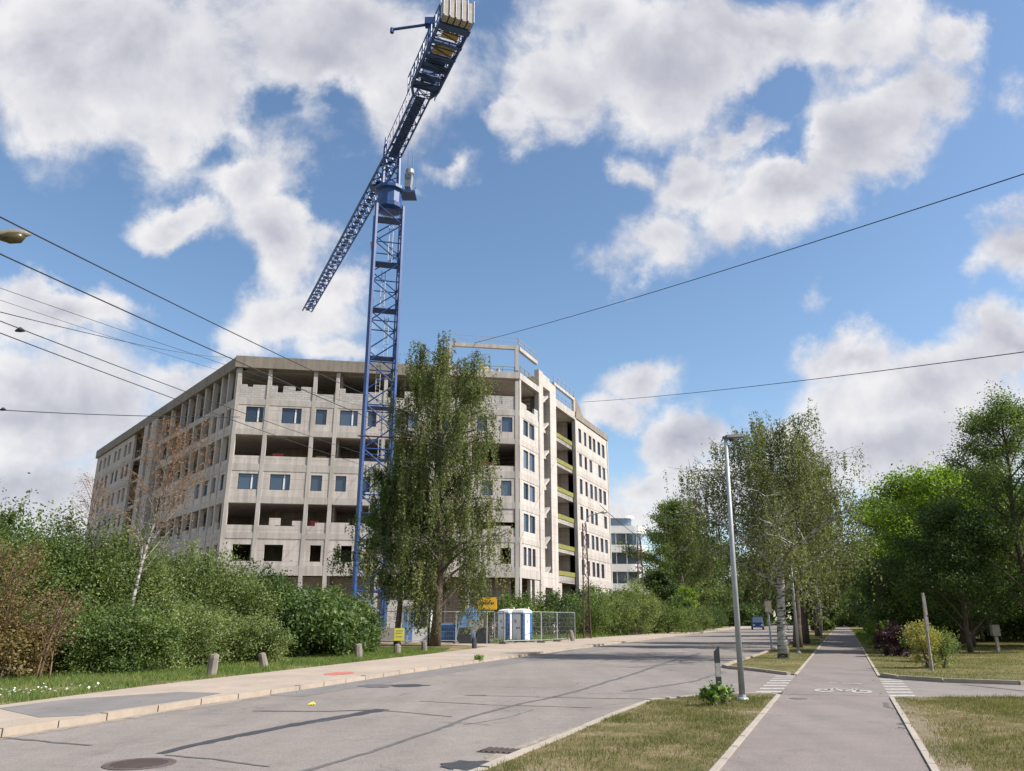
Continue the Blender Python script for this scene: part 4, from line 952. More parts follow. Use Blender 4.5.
for i, (z0, z1, za, zb) in enumerate(rows2):
    wb = [w_ for k, w_ in enumerate(wb0) if (i*7+k*3) % 11 != 4]
    mb = MB(); panel_wall(mb, 20.4, SL-.05, z0, z1, [(a, b, za, zb) for a, b in wb]); sd2.put(mb, 'wall_panel', M['panel'])
    for a, b in wb: window(sd2, a, b, za, zb)
sd2.put(MB().box(20.2, SL+.1, -.12, .6, 28.22, 29.1), 'roof_fascia', M['fascia'])
# top open bay with block parapet and terrace on side A
mb = MB(); jagged(mb, .5, 6.05, 24.3, 25.2, 1, rd); sd2.put(mb, 'block_parapet', M['block'])
sd2.put(MB().box(-.1, 6.1, -.12, .9, ROOF[0]+.3, ROOF[1]-.25), 'terrace_edge', M['band'])
# stair core: two tall piers with an open slot, zigzag flights inside
sd2.put(MB().box(6.12, 7.5, -.1, .5, 0, 31.0), 'stair_pier', M['panel']); sd2.put(MB().box(9.9, 12.1, -.1, .5, 0, 30.4), 'stair_pier', M['panel'])
sd2.put(MB().box(7.5, 9.9, -.1, .5, 29.2, 30.8), 'stair_lintel', M['panel'])
sd2.put(MB().box(7.5, 9.9, -.1, .5, 5.2, 6.9), 'stair_lintel', M['panel'])
sd2.put(MB().box(7.3, 10.1, 3.2, 3.4, 0, 30.6).box(7.3, 7.49, .5, 3.2, 0, 30.6).box(9.91, 10.1, .5, 3.2, 0, 30.6), 'stair_shaft', M['slab'])
for k in range(7):
    z = 6.2+k*3.5; f = MB()
    f.add([(7.5, .1, z-.25), (9.9, .1, z+1.2), (9.9, .1, z+1.5), (7.5, .1, z+.05), (7.5, 1.3, z-.25), (9.9, 1.3, z+1.2), (9.9, 1.3, z+1.5), (7.5, 1.3, z+.05)], [(0, 1, 2, 3), (7, 6, 5, 4), (0, 4, 5, 1), (3, 2, 6, 7), (1, 5, 6, 2), (4, 0, 3, 7)])
    sd2.put(f, 'stair_flight', M['column'])
# open balcony bay with yellow guards
for z0, z1 in BANDS:
    sd2.put(MB().box(12.1, 20.0, .5, 7, z0+.1, z1-.05), 'landing', M['column'])
    sd2.put(MB().box(12.12, 19.97, .42, .49, z1-.04, z1+.5), 'yellow_guard', M['guard'])
sd2.put(MB().box(12.1, 20.0, 6, 6.2, 0, 28), 'landing_wall', M['inner'])
sd2.put(MB().box(12.1, 20.0, -.05, .5, 27.9, 28.9), 'balcony_beam', M['band'])
mb = MB().box(12.1, 13.6, .05, .45, 0, 5.9); sd2.put(mb, 'ground_floor_pier', M['panel'])
mb = MB(); panel_wall(mb, 20.45, SL-.1, .1, 5.9, [(22, 24.4, .1, 3), (28, 31, .1, 3)]); sd2.put(mb, 'ground_floor_wall', M['panel'])
mb = MB(); mb.box(3.4, 3.8, .1, .5, .1, 5.9).box(4.6, 6.1, .06, .4, .1, 5.9); sd2.put(mb, 'ground_floor_pier', M['panel'])
mb = MB().box(.5, 6.1, 3.4, 3.6, .1, 5.9); sd2.put(mb, 'ground_floor_wall', M['inner'])
# rooftop pergola frame and railings over corner B
pf = MB(); zt = 31.6
for u in (22.8, FL-.25): pf.box(u-.2, u+.2, .0, .4, 29, zt)
pf.box(22.6, FL+.0, .02, .42, zt, zt+.45)
pf.box(22.7, 23.1, .43, 9, zt+.02, zt+.4)
fr.put(pf, 'roof_frame', M['column'])
pf = MB(); pf.box(.4, 6.1, .03, .41, zt+.01, zt+.44); pf.box(5.5, 5.9, 5, 5.4, 29, zt); sd2.put(pf, 'roof_frame', M['column'])
fr.put(MB().box(21, FL-6.5, 6.0, 6.3, 29, 31.2), 'penthouse_wall', M['fascia'])
sd2.put(MB().box(1.5, 6.1, 5.6, 5.8, 29, 31.3), 'penthouse_wall', M['inner'])
pf = MB(); pf.box(12.1, 20.3, .05, .4, 30.7, 31.1); pf.box(19.9, 20.3, .06, .39, 28.9, 30.7); pf.box(12.1, 20, 4.5, 4.8, 30.6, 31); sd2.put(pf, 'roof_frame', M['column'])
mb = MB().add([(20.3, .1, 29.1), (24.5, .1, 29.1), (23.0, .1, 30.3), (20.3, .1, 31.4), (20.3, .4, 29.1), (24.5, .4, 29.1), (23.0, .4, 30.3), (20.3, .4, 31.4)], [(3, 2, 1, 0), (4, 5, 6, 7), (0, 1, 5, 4), (1, 2, 6, 5), (2, 3, 7, 6), (3, 0, 4, 7)])
sd2.put(mb, 'gable_wall', M['fascia'])
def rail(fc, u0, u1, z, d=.2, h=1.0, m='steel', step=1.5):
    b = MB(); n = max(1, int((u1-u0)/step))
    for k in range(n+1): u = u0+(u1-u0)*k/n; b.box(u-.035, u+.035, d-.03, d+.03, z, z+h)
    for q in (.5, 1): b.box(u0, u1, d-.025, d+.025, z+h*q-.05, z+h*q)
    return fc.put(b, 'railing', M[m])
rail(fr, 22.7, FL, zt+.45); rail(sd2, .3, 6.1, zt+.45); rail(sd2, 12.2, 20.4, 31.12); rail(fr, 23.2, FL-.5, 28.75, .1, .7, 'guard', 1.2); rail(sd2, .6, 6.0, 28.75, .1, 1.0, 'guard', 1.2); rail(sd2, 12.3, 19.8, 28.9, .15, 1.0)
# ---- left facade (x runs from D to A); u = distance from A
def U(u): return LL-u
lcols = [.25, 2.6, 4.6, 7.3, 10.0, 13.0, 15.9, 18.7, 22.8, 26.2]
for u in lcols: lf.put(MB().box(U(u)-.2, U(u)+.2, -.05, .42, 0, ROOF[0]), 'column', M['column'])
for z0, z1 in BANDS:
    lf.put(MB().box(U(27.2), LL-.02, -.02, .55, z0, z1), 'floor_band', M['band']); lf.put(MB().box(.1, U(40.5), -.02, .55, z0, z1), 'floor_band', M['band'])
lf.put(MB().box(-.3, LL+.1, -.25, .9, ROOF[0]+.02, ROOF[1]+.002), 'roof_fascia', M['fascia'])
def lwall(z0, z1, ws, ua, ub, za, zb, m='panel'):
    mb = MB(); panel_wall(mb, U(ub), U(ua), z0, z1, sorted([(U(b), U(a), za, zb) for a, b in ws])); lf.put(mb, 'wall_panel', M[m])
lwall(20.95, 23.65, [(1.0, 2.2), (2.9, 4.1), (5.3, 6.6)], .1, 7.2, 21.5, 23.4)
lwall(13.9, 16.55, [(.8, 1.95), (3.4, 4.5), (5.6, 7.2), (8.5, 10.0), (13.3, 14.5), (15.1, 16.3), (16.9, 18.1), (18.9, 20.1), (21, 22.2)], .1, 22.8, 14.6, 16.25)
lwall(6.95, 9.6, [(.7, 1.7), (3.1, 4.1), (4.8, 6.0), (8.2, 9.2), (10.2, 11.2), (13.5, 14.6), (16.2, 17.4), (19, 20.2), (23, 24.2)], .1, 27, 7.35, 9.0)
lwall(0.1, 5.95, [(3, 5.5), (8, 10.5), (14, 17), (20, 22)], .1, 27, .6, 4.8)
lf.put(MB().box(U(27), U(.4), .05, .3, 17.3, 17.75), 'parapet', M['panel'])
mb = MB()
for a, b in zip(lcols, lcols[1:]): jagged(mb, U(b)+.2, U(a)-.2, 10.2, 10.8, 1, rd)
lf.put(mb, 'parapet', M['block'])
mb = MB(); mb.box(U(26.2), U(7.3), .05, .3, 20.95, 21.5); lf.put(mb, 'parapet', M['panel'])
for (a, b) in ((.8, 1.95), (3.4, 4.5), (5.6, 7.2), (8.5, 10.0), (13.3, 14.5), (15.1, 16.3), (16.9, 18.1)): window(lf, U(b), U(a), 14.6, 16.25)
# tall stair piers and dark slot
for a, b in ((28.6, 31.2), (32.6, 34.6)): lf.put(MB().box(U(b), U(a), -.25, .5, 0, ROOF[0]), 'stair_pier', M['column'])
lf.put(MB().box(U(41), U(27), 5, 5.2, 0, 27.9), 'stair_shaft', M['inner'])
for z0, z1 in BANDS: lf.put(MB().box(U(40.5), U(34.7), .6, 5, z0+.2, z1-.1), 'landing', M['slab'])
wl = [(42, 43.4), (44.4, 45.8), (48, 49.4), (50.4, 51.8), (54.2, 55.6), (57, 58.4), (60, 61.4)]
for i, (z0, z1, za, zb) in enumerate(rows2):
    lwall(z0, min(z1, 27.7), wl, 40.5, LL-.05, za, min(zb, 26.9))
    if i in (2, 4): 
        for a, b in wl[:4]: window(lf, U(b), U(a), za, zb)
lwall(.1, 5.95, [], 40.5, LL-.05, 0, 0)
# back walls so that the block is closed from every side
bb = MB()
def wallseg(p, q):
    f = Facade(p, q); f.put(MB().box(.2, f.L-.2, .05, .35, 0, 27.7), 'rear_wall', M['panel'])
wallseg(Cc, F_); wallseg(F_, E_); wallseg(E_, D)

# hanging work platform wires and two workers' cradle on the facade: thin ropes with pale kit
# ------------------------------------------------------------------ white office block far behind
wo = empty('office_block', (26, 172, 0)); tag(wo, 'distant white office block with curved balcony bands behind the hedge', 'building')
X0, Y0 = 17.0, 150.0
def wch(b, n, m): o = b.build(n, M[m], wo); o.matrix_parent_inverse = Matrix.Translation((-26, -172, 0)); return o
def rounded(x0, x1, y0, y1, r, z0, z1):
    pts = []
    for cx, cy, a0 in ((x1-r, y0+r, -90), (x1-r, y1-r, 0), (x0+r, y1-r, 90), (x0+r, y0+r, 180)):
        for k in range(7): a = R(a0+15*k); pts.append((cx+r*math.cos(a), cy+r*math.sin(a)))
    return MB().prism(pts, z0, z1)
for k in range(5):
    z = 1.0+k*3.6; xx = 25.6+(k > 2)*.9
    wch(rounded(6, xx, 150, 175, 3, z+2.2, z+3.6), 'balcony_band', 'white'); wch(rounded(6.3, xx-1.2, 151.2, 174, 2, z-.001, z+2.21), 'window_band', 'glass')
    for q in range(9): wch(MB().box(8+q*2.0, 8.16+q*2.0, 151.05, 151.19, z, z+2.2), 'mullion', 'white')
wch(rounded(8, 23.8, 153, 172, 2, 19.0, 20.8), 'penthouse', 'glass'); wch(rounded(7.5, 24.3, 152.5, 172.5, 2, 20.8, 21.3), 'roof', 'white')

# ------------------------------------------------------------------ tower crane
mx, my, mz = -11.65, 65.0, 0
cr = empty('tower_crane', (mx, my, 0)); tag(cr, 'tall blue lattice tower crane with ballasted counter jib above the building', 'crane')
mast = MB(); hw = 1.22; ra = R(14); TOP = 38.7
def mp_(x, y, z): return Vector((x*math.cos(ra)-y*math.sin(ra), x*math.sin(ra)+y*math.cos(ra), z))
cn = [(-hw, -hw), (hw, -hw), (hw, hw), (-hw, hw)]
for x, y in cn: mast.box(*(0,)*6) if False else mast.tube([mp_(x, y, 0), mp_(x, y, TOP)], .155, 4)
st = TOP/20
for k in range(20):
    z0 = k*st; z1 = z0+st
    for i in range(4):
        a = cn[i]; b = cn[(i+1) % 4]
        p, q = (a, b) if k % 2 == 0 else (b, a)
        mast.bar(mp_(*p, z0), mp_(*q, z1), .1)
        if k % 2 == 0: mast.bar(mp_(*a, z0), mp_(*b, z0), .1)
mast.build('mast', M['blue'], cr)
for k in range(1, 9):
    plf = MB()
    z = k*4.55+1; s_ = .9
    for i in range(4): pass
    P = [mp_(-hw*s_, -hw*s_, z), mp_(hw*s_, -hw*s_, z), mp_(hw*s_, hw*.1, z), mp_(-hw*s_, hw*.1, z)]
    plf.hexa([*P, *[p+Vector((0, 0, .07)) for p in P]])
    for sx in (-1, 1): plf.bar(mp_(sx*hw*.85, -hw*.85, z+.9), mp_(sx*hw*.85, hw*.6, z+.9), .05); plf.bar(mp_(sx*hw*.85, -hw*.85, z+.05), mp_(sx*hw*.85, -hw*.85, z+.9), .05)
    plf.build('rest_platform', M['blue_dark'], cr)
ld = MB()
for k in range(8):
    z = k*4.55+1; x = -.35+.5*(k % 2)
    ld.bar(mp_(x, .3, z), mp_(x, .3, z+4.5), .05); ld.bar(mp_(x+.35, .3, z), mp_(x+.35, .3, z+4.5), .05)
    for j in range(14): ld.bar(mp_(x, .3, z+.3*j+.2), mp_(x+.35, .3, z+.3*j+.2), .04)
ld.build('ladder', M['steel'], cr)
# concrete base
MB().box(-2.6, 2.6, -2.6, 2.6, 0, 1.1).build('crane_base', M['ballast'], cr)
# slewing unit
su = MB().lathe([(.8, 38.6), (1.3, 38.8), (1.35, 39.2), (1.15, 39.3), (1.15, 40.6), (1.45, 40.7), (1.45, 41.0), (1.2, 41.05)], 12)
su.build('slewing_unit', M['blue'], cr)
t2 = MB()
for x, y in ((-.75, -.75), (.75, -.75), (.75, .75), (-.75, .75)): t2.tube([mp_(x, y, 41.0), mp_(x*.9, y*.9, 46.2)], .12, 4)
for k in range(4):
    for (a, b) in (((-.75, -.75), (.75, -.75)), ((.75, -.75), (.75, .75)), ((.75, .75), (-.75, .75)), ((-.75, .75), (-.75, -.75))):
        t2.bar(mp_(*a, 41.1+k*1.05), mp_(*b, 42.1+k*1.05), .1)
t2.build('tower_top', M['blue'], cr)
# operator cab hanging on the right side
cb = MB().add([(1.4, -.3, 41.2), (1.95, -.3, 41.2), (1.95, .5, 41.2), (1.4, .5, 41.2), (1.4, -.55, 42.5), (2.1, -.55, 42.5), (2.1, .6, 42.5), (1.4, .6, 42.5)], [(3, 2, 1, 0), (4, 5, 6, 7), (0, 1, 5, 4), (1, 2, 6, 5), (2, 3, 7, 6), (3, 0, 4, 7)])
cbo = cb.build('operator_cab', M['steel'], cr)
MB().box(1.48, 1.95, -.60, -.56, 41.9, 42.4).build('cab_window', M['glass'], cbo)
MB().box(1.0, 2.4, -.2, 1.4, 40.65, 40.85).bar((2.2, .2, 42.7), (1.9, .2, 45.6), .06).bar((1.6, .6, 42.7), (1.5, .4, 45.6), .06).bar((1.2, 1.2, 40.8), (2.3, 1.2, 42), .06).build('cab_bracket', M['blue_dark'], cr)
MB().lathe([(.2, 42.7), (.4, 42.8), (.42, 43.2), (.2, 43.2)], 10, (1.8, .1)).build('cab_roof_unit', M['steel'], cr)
# jibs
J0 = Vector((0, 0, 44.3)); JT = Vector((-31.2-mx, 108.9-my, 46.6)); CT = Vector((-4.05-mx-.25, 47.1-my+.6, 44.5))
def frame(a, b):
    e1 = (b-a).normalized(); e2 = e1.cross(Vector((0, 0, 1))).normalized(); e3 = e2.cross(e1); return e1, e2, e3
def lattice(mb, a, b, w0, w1, h0, h1, n, ch=.085, tri=True, dr=.055):
    e1, e2, e3 = frame(a, b); pts = []
    for i in range(n+1):
        t = i/n; c = a.lerp(b, t); w_ = (w0+(w1-w0)*t)/2; h_ = h0+(h1-h0)*t
        q = [c-e2*w_, c+e2*w_]+([c+e3*h_] if tri else [c+e2*w_+e3*h_, c-e2*w_+e3*h_]); pts.append(q)
    m_ = len(pts[0])
    for j in range(m_): mb.tube([pts[0][j], pts[n][j]], ch, 4)
    for i in range(n):
        for j in range(m_):
            k = (j+1) % m_
            mb.bar(pts[i][j], pts[i+1][k], dr*1.3) if i % 2 else mb.bar(pts[i][k], pts[i+1][j], dr*1.3)
            mb.bar(pts[i][j], pts[i][k], dr*1.3)
jb = MB(); lattice(jb, J0, JT, 1.6, 1.35, 2.0, 1.4, 32, .11, True, .075); jb.build('jib', M['blue'], cr)
e1, e2, e3 = frame(J0, JT)
wk = MB()
for k in range(34):
    c = J0.lerp(JT, (k+.2)/34); d = J0.lerp(JT, (k+.85)/34); wk.hexa([*(c-e2*.25+e3*.04, c+e2*.25+e3*.04, d+e2*.25+e3*.04, d-e2*.25+e3*.04), *(c-e2*.25+e3*.08, c+e2*.25+e3*.08, d+e2*.25+e3*.08, d-e2*.25+e3*.08)])
wk.build('jib_walkway', M['blue_dark'], cr)
mid = J0.lerp(CT, .53)
cj = MB(); lattice(cj, J0, mid, 1.4, 1.45, 2.0, 1.7, 8, .09, True); 
lattice(cj, mid, mid.lerp(CT, .12), 1.45, 2.3, .25, .25, 1, .1, False); cjs = mid.lerp(CT, .12)
lattice(cj, cjs, CT, 2.3, 2.3, .28, .28, 9, .1, False)
e1, e2, e3 = frame(J0, CT)
# side trusses / handrails over the platform
for sx, hh in ((-1, 1.7), (1, 1.7)):
    n = 8; base = [mid.lerp(CT, i/n)+e2*sx*1.2 for i in range(n+1)]
    for i in range(n+1):
        cj.bar(base[i], base[i]+e3*hh, .07)
        if i < n: cj.bar(base[i]+e3*hh, base[i+1]+e3*hh, .09); cj.bar(base[i]+e3*hh*.5, base[i+1]+e3*hh*.5, .05); cj.bar(base[i], base[i+1]+e3*hh, .06)
for sx in (-1, 1):   # handrail of the narrow part
    n = 9
    for i in range(n):
        a = J0.lerp(mid, i/n)+e2*sx*.75; b = J0.lerp(mid, (i+1)/n)+e2*sx*.75
        cj.bar(a, a+e3*1.5, .05); cj.bar(a+e3*1.5, b+e3*1.5, .06)
cj.build('counter_jib', M['blue'], cr)
def slabp(name, t0, t1, w_, z0, z1, m, a=mid, b=CT, sh=0):
    c = a.lerp(b, t0)+e2*sh; d = a.lerp(b, t1)+e2*sh
    P = [c-e2*w_, c+e2*w_, d+e2*w_, d-e2*w_]
    return MB().hexa([*[p+e3*z0 for p in P], *[p+e3*z1 for p in P]]).build(name, M[m], cr)
slabp('narrow_deck', .02, .98, .42, .1, .16, 'blue_dark', J0, mid)
for t0, t1 in ((.10, .2), (.26, .32), (.38, .48), (.53, .58)): slabp('deck_plate', t0, t1, 1.02, .06, .13, 'blue_dark')
slabp('deck_board', .62, .73, .8, .04, .11, 'ply'); slabp('deck_board', .83, .91, .65, .04, .11, 'ply')
slabp('cross_beam', .75, .79, 1.25, -.12, .2, 'blue'); slabp('cross_beam', .595, .615, 1.25, -.1, .2, 'blue'); slabp('cross_beam', .94, 1.01, 1.25, -.15, .3, 'blue')
slabp('winch', .40, .56, .7, .25, 1.2, 'blue_dark'); slabp('winch_drum', .2, .3, .6, .2, .9, 'blue'); slabp('switch_cabinet', .02, .12, .3, .3, 1.5, 'blue', mid, CT, -1.0)
for k in range(5):
    c = CT+e1*.15; sx = -0.95+k*.475
    P = [c+e2*(sx-.19), c+e2*(sx+.19), c+e2*(sx+.17)+e1*.7, c+e2*(sx-.17)+e1*.7]
    MB().hexa([*[p-e3*.05 for p in P], *[p+e3*(1.75+.12*(k % 2)) for p in P]]).build('ballast_block', M['ballast'], cr)
fm = MB()
for sx in (-1.2, -.72, -.24, .24, .72, 1.2):
    c = CT+e2*sx*.99+e1*.1; fm.bar(c, c+e3*2.0, .05); fm.bar(c+e1*.8, c+e1*.8+e3*2.0, .05); fm.bar(c, c+e1*.8, .05)
fm.build('ballast_frame', M['blue'], cr)
# davit arm on the counter jib
c = mid.lerp(CT, .68)-e2*1.2 if (mid.lerp(CT, .68)-e2*1.2).x < (mid.lerp(CT, .68)+e2*1.2).x else mid.lerp(CT, .68)+e2*1.2
dv = MB().tube([c, c+Vector((0, 0, 2.2))], .13, 8).tube([c+Vector((.3, 0, 2.2)), c+Vector((-3.0, .4, 2.0))], .11, 8).tube([c+Vector((-3.0, .4, 2.1)), c+Vector((-3.0, .4, 1.7))], .16, 8)
dv.box(c.x-.35, c.x+.4, c.y-.3, c.y+.3, c.z+2.0, c.z+2.6)
dv.build('davit', M['blue'], cr)
# trolley, rope and hook block
ht = .118; hp = J0.lerp(JT, ht)
tr_ = MB().box(hp.x-.7, hp.x+.7, hp.y-.6, hp.y+.6, hp.z-.35, hp.z-.1); tr_.build('trolley', M['blue_dark'], cr)
hx, hy = hp.x, hp.y
rp = MB()
for s in (-.16, .16): rp.tube([(hx+s, hy, hp.z-.3), (hx+s*.5, hy, 38.0)], .02, 4)
rp.build('hoist_rope', M['wire'], cr)
hk = MB().add([(hx-.32, hy-.2, 38.1), (hx+.32, hy-.2, 38.1), (hx+.32, hy+.2, 38.1), (hx-.32, hy+.2, 38.1), (hx-.2, hy-.15, 37.1), (hx+.2, hy-.15, 37.1), (hx+.2, hy+.15, 37.1), (hx-.2, hy+.15, 37.1)], [(0, 1, 2, 3), (7, 6, 5, 4), (0, 4, 5, 1), (1, 5, 6, 2), (2, 6, 7, 3), (3, 7, 4, 0)])
ho = hk.build('hook_block', M['rust'], cr)
MB().tube([(hx, hy, 37.1), (hx, hy, 36.8), (hx+.15, hy, 36.6), (hx, hy, 36.4), (hx-.12, hy, 36.5)], .05, 6).build('hook', M['dark'], ho)
MB().tube([(hx-.05, hy, 36.4), (hx-.1, hy, 32.8)], .1, 6).build('hanging_sling', M['dark'], cr)

# ------------------------------------------------------------------ masts, lamps, wires
def wire(name, a, b, sag, r, label, cat='cable', group=None, n=28):
    a = Vector(a); b = Vector(b); P = [a.lerp(b, i/n)-Vector((0, 0, sag*4*(i/n)*(1-i/n))) for i in range(n+1)]
    return tag(MB().tube(P, r, 5).build(name, M['wire']), label, cat, group)
# modern lamp post in front (slightly leaning)
lp = empty('street_lamp', (4.97, 17.85, .03)); tag(lp, 'slim galvanised street lamp standing in the near grass verge', 'street lamp')
MB().tube([(0, 0, .05), (.04, 0, 3), (.10, 0, 5.78)], [.068, .058, .04], 12).build('pole', M['steel'], lp, True)
MB().lathe([(.13, 0), (.14, .03), (.12, .06), (.08, .07), (.075, .12)], 16).build('base_plate', M['steel'], lp)
hd = MB().box(.03, .26, -.05, .05, 5.76, 5.83).hexa([(.1, -.09, 5.781), (.53, -.09, 5.81), (.53, .09, 5.81), (.1, .09, 5.781), (.1, -.07, 5.86), (.5, -.06, 5.87), (.5, .06, 5.87), (.1, .07, 5.86)])
hdo = hd.build('lamp_head', simple('lamp_grey', (.12, .11, .12), .5), lp, bevel=.01)
MB().lathe([(.035, 5.71), (.045, 5.75), (.04, 5.79)], 10, (.22, 0)).build('sensor', M['dark'], hdo)
# row of the same lamps beyond
for i, (x, y, lab) in enumerate([(14.75, 41.9, 'street lamp post among the birches, second from the camera'), (25.6, 67, 'third street lamp along the bike path'), (36.5, 95, 'fourth street lamp, far along the bike path')]):
    c = copy_tree(lp); c.location = (x, y, .04); tag(c, lab, 'street lamp', 'street lamps along the bike path')
lp['group'] = 'street lamps along the bike path'
# old lamp top left, its mast outside the picture
ol = empty('old_street_lamp', (-11.9, 13.0, .1)); tag(ol, 'old cobra-head street lamp with yellowed glass at the top left edge', 'street lamp')
MB().tube([(0, 0, 0), (0, 0, 8.3)], [.14, .09], 10).tube([(0, 0, 8.2), (.9, .55, 8.62), (1.55, .85, 8.92)], .045, 8).build('mast', M['steel'], ol, True)
lh = MB(); P = [(1.5, .8, 8.93), (1.6, .87, 8.98), (1.8, .97, 9.06), (2.0, 1.07, 9.1), (2.1, 1.12, 9.1)]
lh.tube(P, [.04, .07, .09, .08, .02], 12)
lho = lh.build('lamp_head', simple('old_lamp_shell', (.16, .145, .11), .6), ol, True)
lh = MB().tube([(1.62, .88, 8.91), (1.78, .96, 8.95), (1.94, 1.04, 9.0), (2.02, 1.08, 9.04)], [.05, .125, .12, .03], 12); lh.build('lamp_glass', simple('yellowed_glass', (.055, .04, .015), .3), lho, True)
# lattice tram/lighting masts
def lattice_mast(name, label, x, y, h, col='dark', lamp=True, w0=.5, w1=.25):
    r = empty(name, (x, y, .1)); tag(r, label, 'mast'); b = MB(); n = int(h/.8)
    def pt(i, c): t = i/n; w_ = (w0+(w1-w0)*t)/2; return Vector((c[0]*w_, c[1]*w_, h*t))
    cs = [(-1, -1), (1, -1), (1, 1), (-1, 1)]
    for c in cs: b.tube([pt(0, c), pt(n, c)], .04, 4)
    for i in range(n):
        for j in range(4): b.bar(pt(i, cs[j]), pt(i+1, cs[(j+1) % 4]), .04)
    b.build('lattice', M[col], r)
    if lamp:
        lo = MB().tube([(0, 0, h-.1), (.5, 0, h+.7), (1.6, 0, h+1.0)], .05, 6).build('arm', M['steel'], r)
        MB().tube([(1.5, 0, h+.98), (1.8, 0, h+1.02), (2.2, 0, h+.98)], [.06, .14, .05], 8).build('lamp_head', M['steel'], lo)
    return r
M['rustmast'] = simple('rust_brown_mast', (.09, .045, .04), .8)
lattice_mast('lattice_mast', 'rust-brown lattice mast with lamp arm in front of the tower end of the building', 6.6, 71, 10.0, 'rustmast', True, .62, .3)
lattice_mast('lattice_mast', 'brown lattice mast without lamp in front of the white office block', 15.0, 92.5, 10.5, 'rustmast', False, .75, .4)
lattice_mast('lattice_mast', 'dark lattice mast beside the trunk of the tall weeping birch', -4.95, 50.9, 11.5, 'dark', False, .6, .35)
# long bracket arm carrying the trolley wires, fixed on the birch mast
tag(MB().tube([(-4.95, 50.9, 14.2), (-4.95, 50.9, 11.6)], .08, 6).tube([(-9.9, 48.3, 13.0), (-5.0, 50.8, 13.3), (-2.3, 48.1, 13.35)], .05, 6).build('bracket_arm', M['rustmast']), 'long dark bracket arm for trolley wires crossing the weeping birch', 'bracket')
tg = 'trolley wires along the road'
def along(px, py, z):  # start of a wire seen at the left picture edge
    e = PITCH+math.atan((385.5-py)/770); F = (z-1.7)/math.tan(e); return ((px-512)/770*(F*cp+(z-1.7)*sp), F)
def wseg(p1, z1, p2, z2, sag, r, label, ext=.25):
    a = along(*p1, z1); b = along(*p2, z2); a = Vector((*a, z1)); b = Vector((*b, z2)); a2 = a-(b-a)*ext; a2.z += .8*sag
    return wire('trolley_wire', a2, b, sag, r, label, 'cable', tg)
wseg((0, 217), 7.5, (424, 418), 13.0, .3, .013, 'topmost thick wire crossing the upper left sky and the building')
wseg((0, 254), 7.2, (470, 456), 10.5, .3, .013, 'second thick wire from the top at the left edge')
wseg((0, 321), 7.6, (420, 470), 11.0, .35, .0115, 'upper wire of the close pair at the left edge')
wseg((0, 333), 7.2, (420, 482), 10.6, .3, .0115, 'lower wire of the close pair at the left edge')
wseg((0, 288), 9, (417, 421), 12.6, .3, .007, 'thin faint wire under the second thick wire')
wseg((0, 300), 9.4, (300, 392), 12.8, .2, .006, 'thin faint wire just above the close pair')
wseg((0, 410), 8, (240, 417), 9, .1, .014, 'nearly level cable meeting the left side of the building')
wseg((0, 312), 9, (236, 357), 29.2, .6, .012, 'thin cable running up to the roof corner of the building')
# small insulators
for (p, z) in (((20, 331), 7.55), ((3, 410), 8)):
    a = along(*p, z); tag(MB().tube([(a[0]-.1, a[1], z), (a[0], a[1], z+.03), (a[0]+.1, a[1], z)], [.02, .06, .02], 8).build('insulator', M['dark']), 'dark insulator on the close pair of wires' if z < 7.9 else 'dark insulator on the nearly level cable', 'insulator')
# cables on the right
def rayp(px, py, F):
    e = PITCH+math.atan((385.5-py)/770); z = 1.7+F*math.tan(e); return Vector(((px-512)/770*(F*cp+(z-1.7)*sp), F, z))
a = rayp(1024, 168, 30); b = rayp(474, 343, 84); wire('overhead_cable', a+(a-b)*.2, b, .5, .028, 'upper long cable rising to the right edge across the sky')
a = rayp(1024, 347, 40); b = rayp(583, 402, 104); wire('overhead_cable', a+(a-b)*.2, b, .5, .028, 'lower long cable crossing the right sky behind the street lamp')
a = rayp(610, 520, 78); b = rayp(645, 541, 92.5); wire('overhead_cable', rayp(600, 505, 72), b, .2, .03, 'short cable between the two brown lattice masts')

# ------------------------------------------------------------------ street furniture and site things
# marker post
mk = empty('marker_post', (4.59, 18.27, .03)); tag(mk, 'black and white road marker post with slanted top beside the dock plant', 'marker post')
def tri_prism(b, z0, z1, slant=0):
    b.hexa([(-.055, -.04, z0), (.055, -.04, z0), (.055, .04, z0), (-.055, .04, z0), (-.055, -.04, z1-slant), (.055, -.04, z1), (.055, .04, z1), (-.055, .04, z1-slant)]); return b
tri_prism(MB(), 0, .24).build('lower_section', M['stone'], mk); tri_prism(MB(), .241, .45).build('black_section', M['black'], mk)
tri_prism(MB(), .451, .74).build('white_section', M['worn'], mk); tri_prism(MB(), .741, 1.08, .1).build('black_cap', M['black'], mk)
# stone bollards
def bollard(label, x, y, h, r, tilt, seed, m='stone'):
    rd_ = random.Random(seed); n = 8; b = MB(); prof = [(r*1.0, -.1), (r*1.05, h*.3), (r*.98, h*.8), (r*.85, h*.95), (r*.5, h)]
    o = len(b.v)
    for (rr, z) in prof:
        for k in range(n):
            a = 2*math.pi*k/n; q = rr*(1+rd_.uniform(-.12, .12)); b.v.append((q*math.cos(a), q*.85*math.sin(a), z+rd_.uniform(-.02, .02)*(z > .1)))
    for i in range(len(prof)-1):
        for k in range(n): a = o+i*n+k; c = o+i*n+(k+1) % n; b.f.append((a, c, c+n, a+n))
    b.f.append(tuple(o+4*n+k for k in range(n)))
    tag(b.build('bollard', M[m], None, False, (x, y, .1), tilt), label, 'bollard', 'stubby bollards along the left verge')
bollard('nearest and tallest stone bollard at the left verge', -8.9, 24.3, .62, .15, (0, .05, .3), 1)
bollard('second stone bollard from the left, leaning slightly left', -8.6, 28.4, .5, .13, (0, -.25, .2), 2)
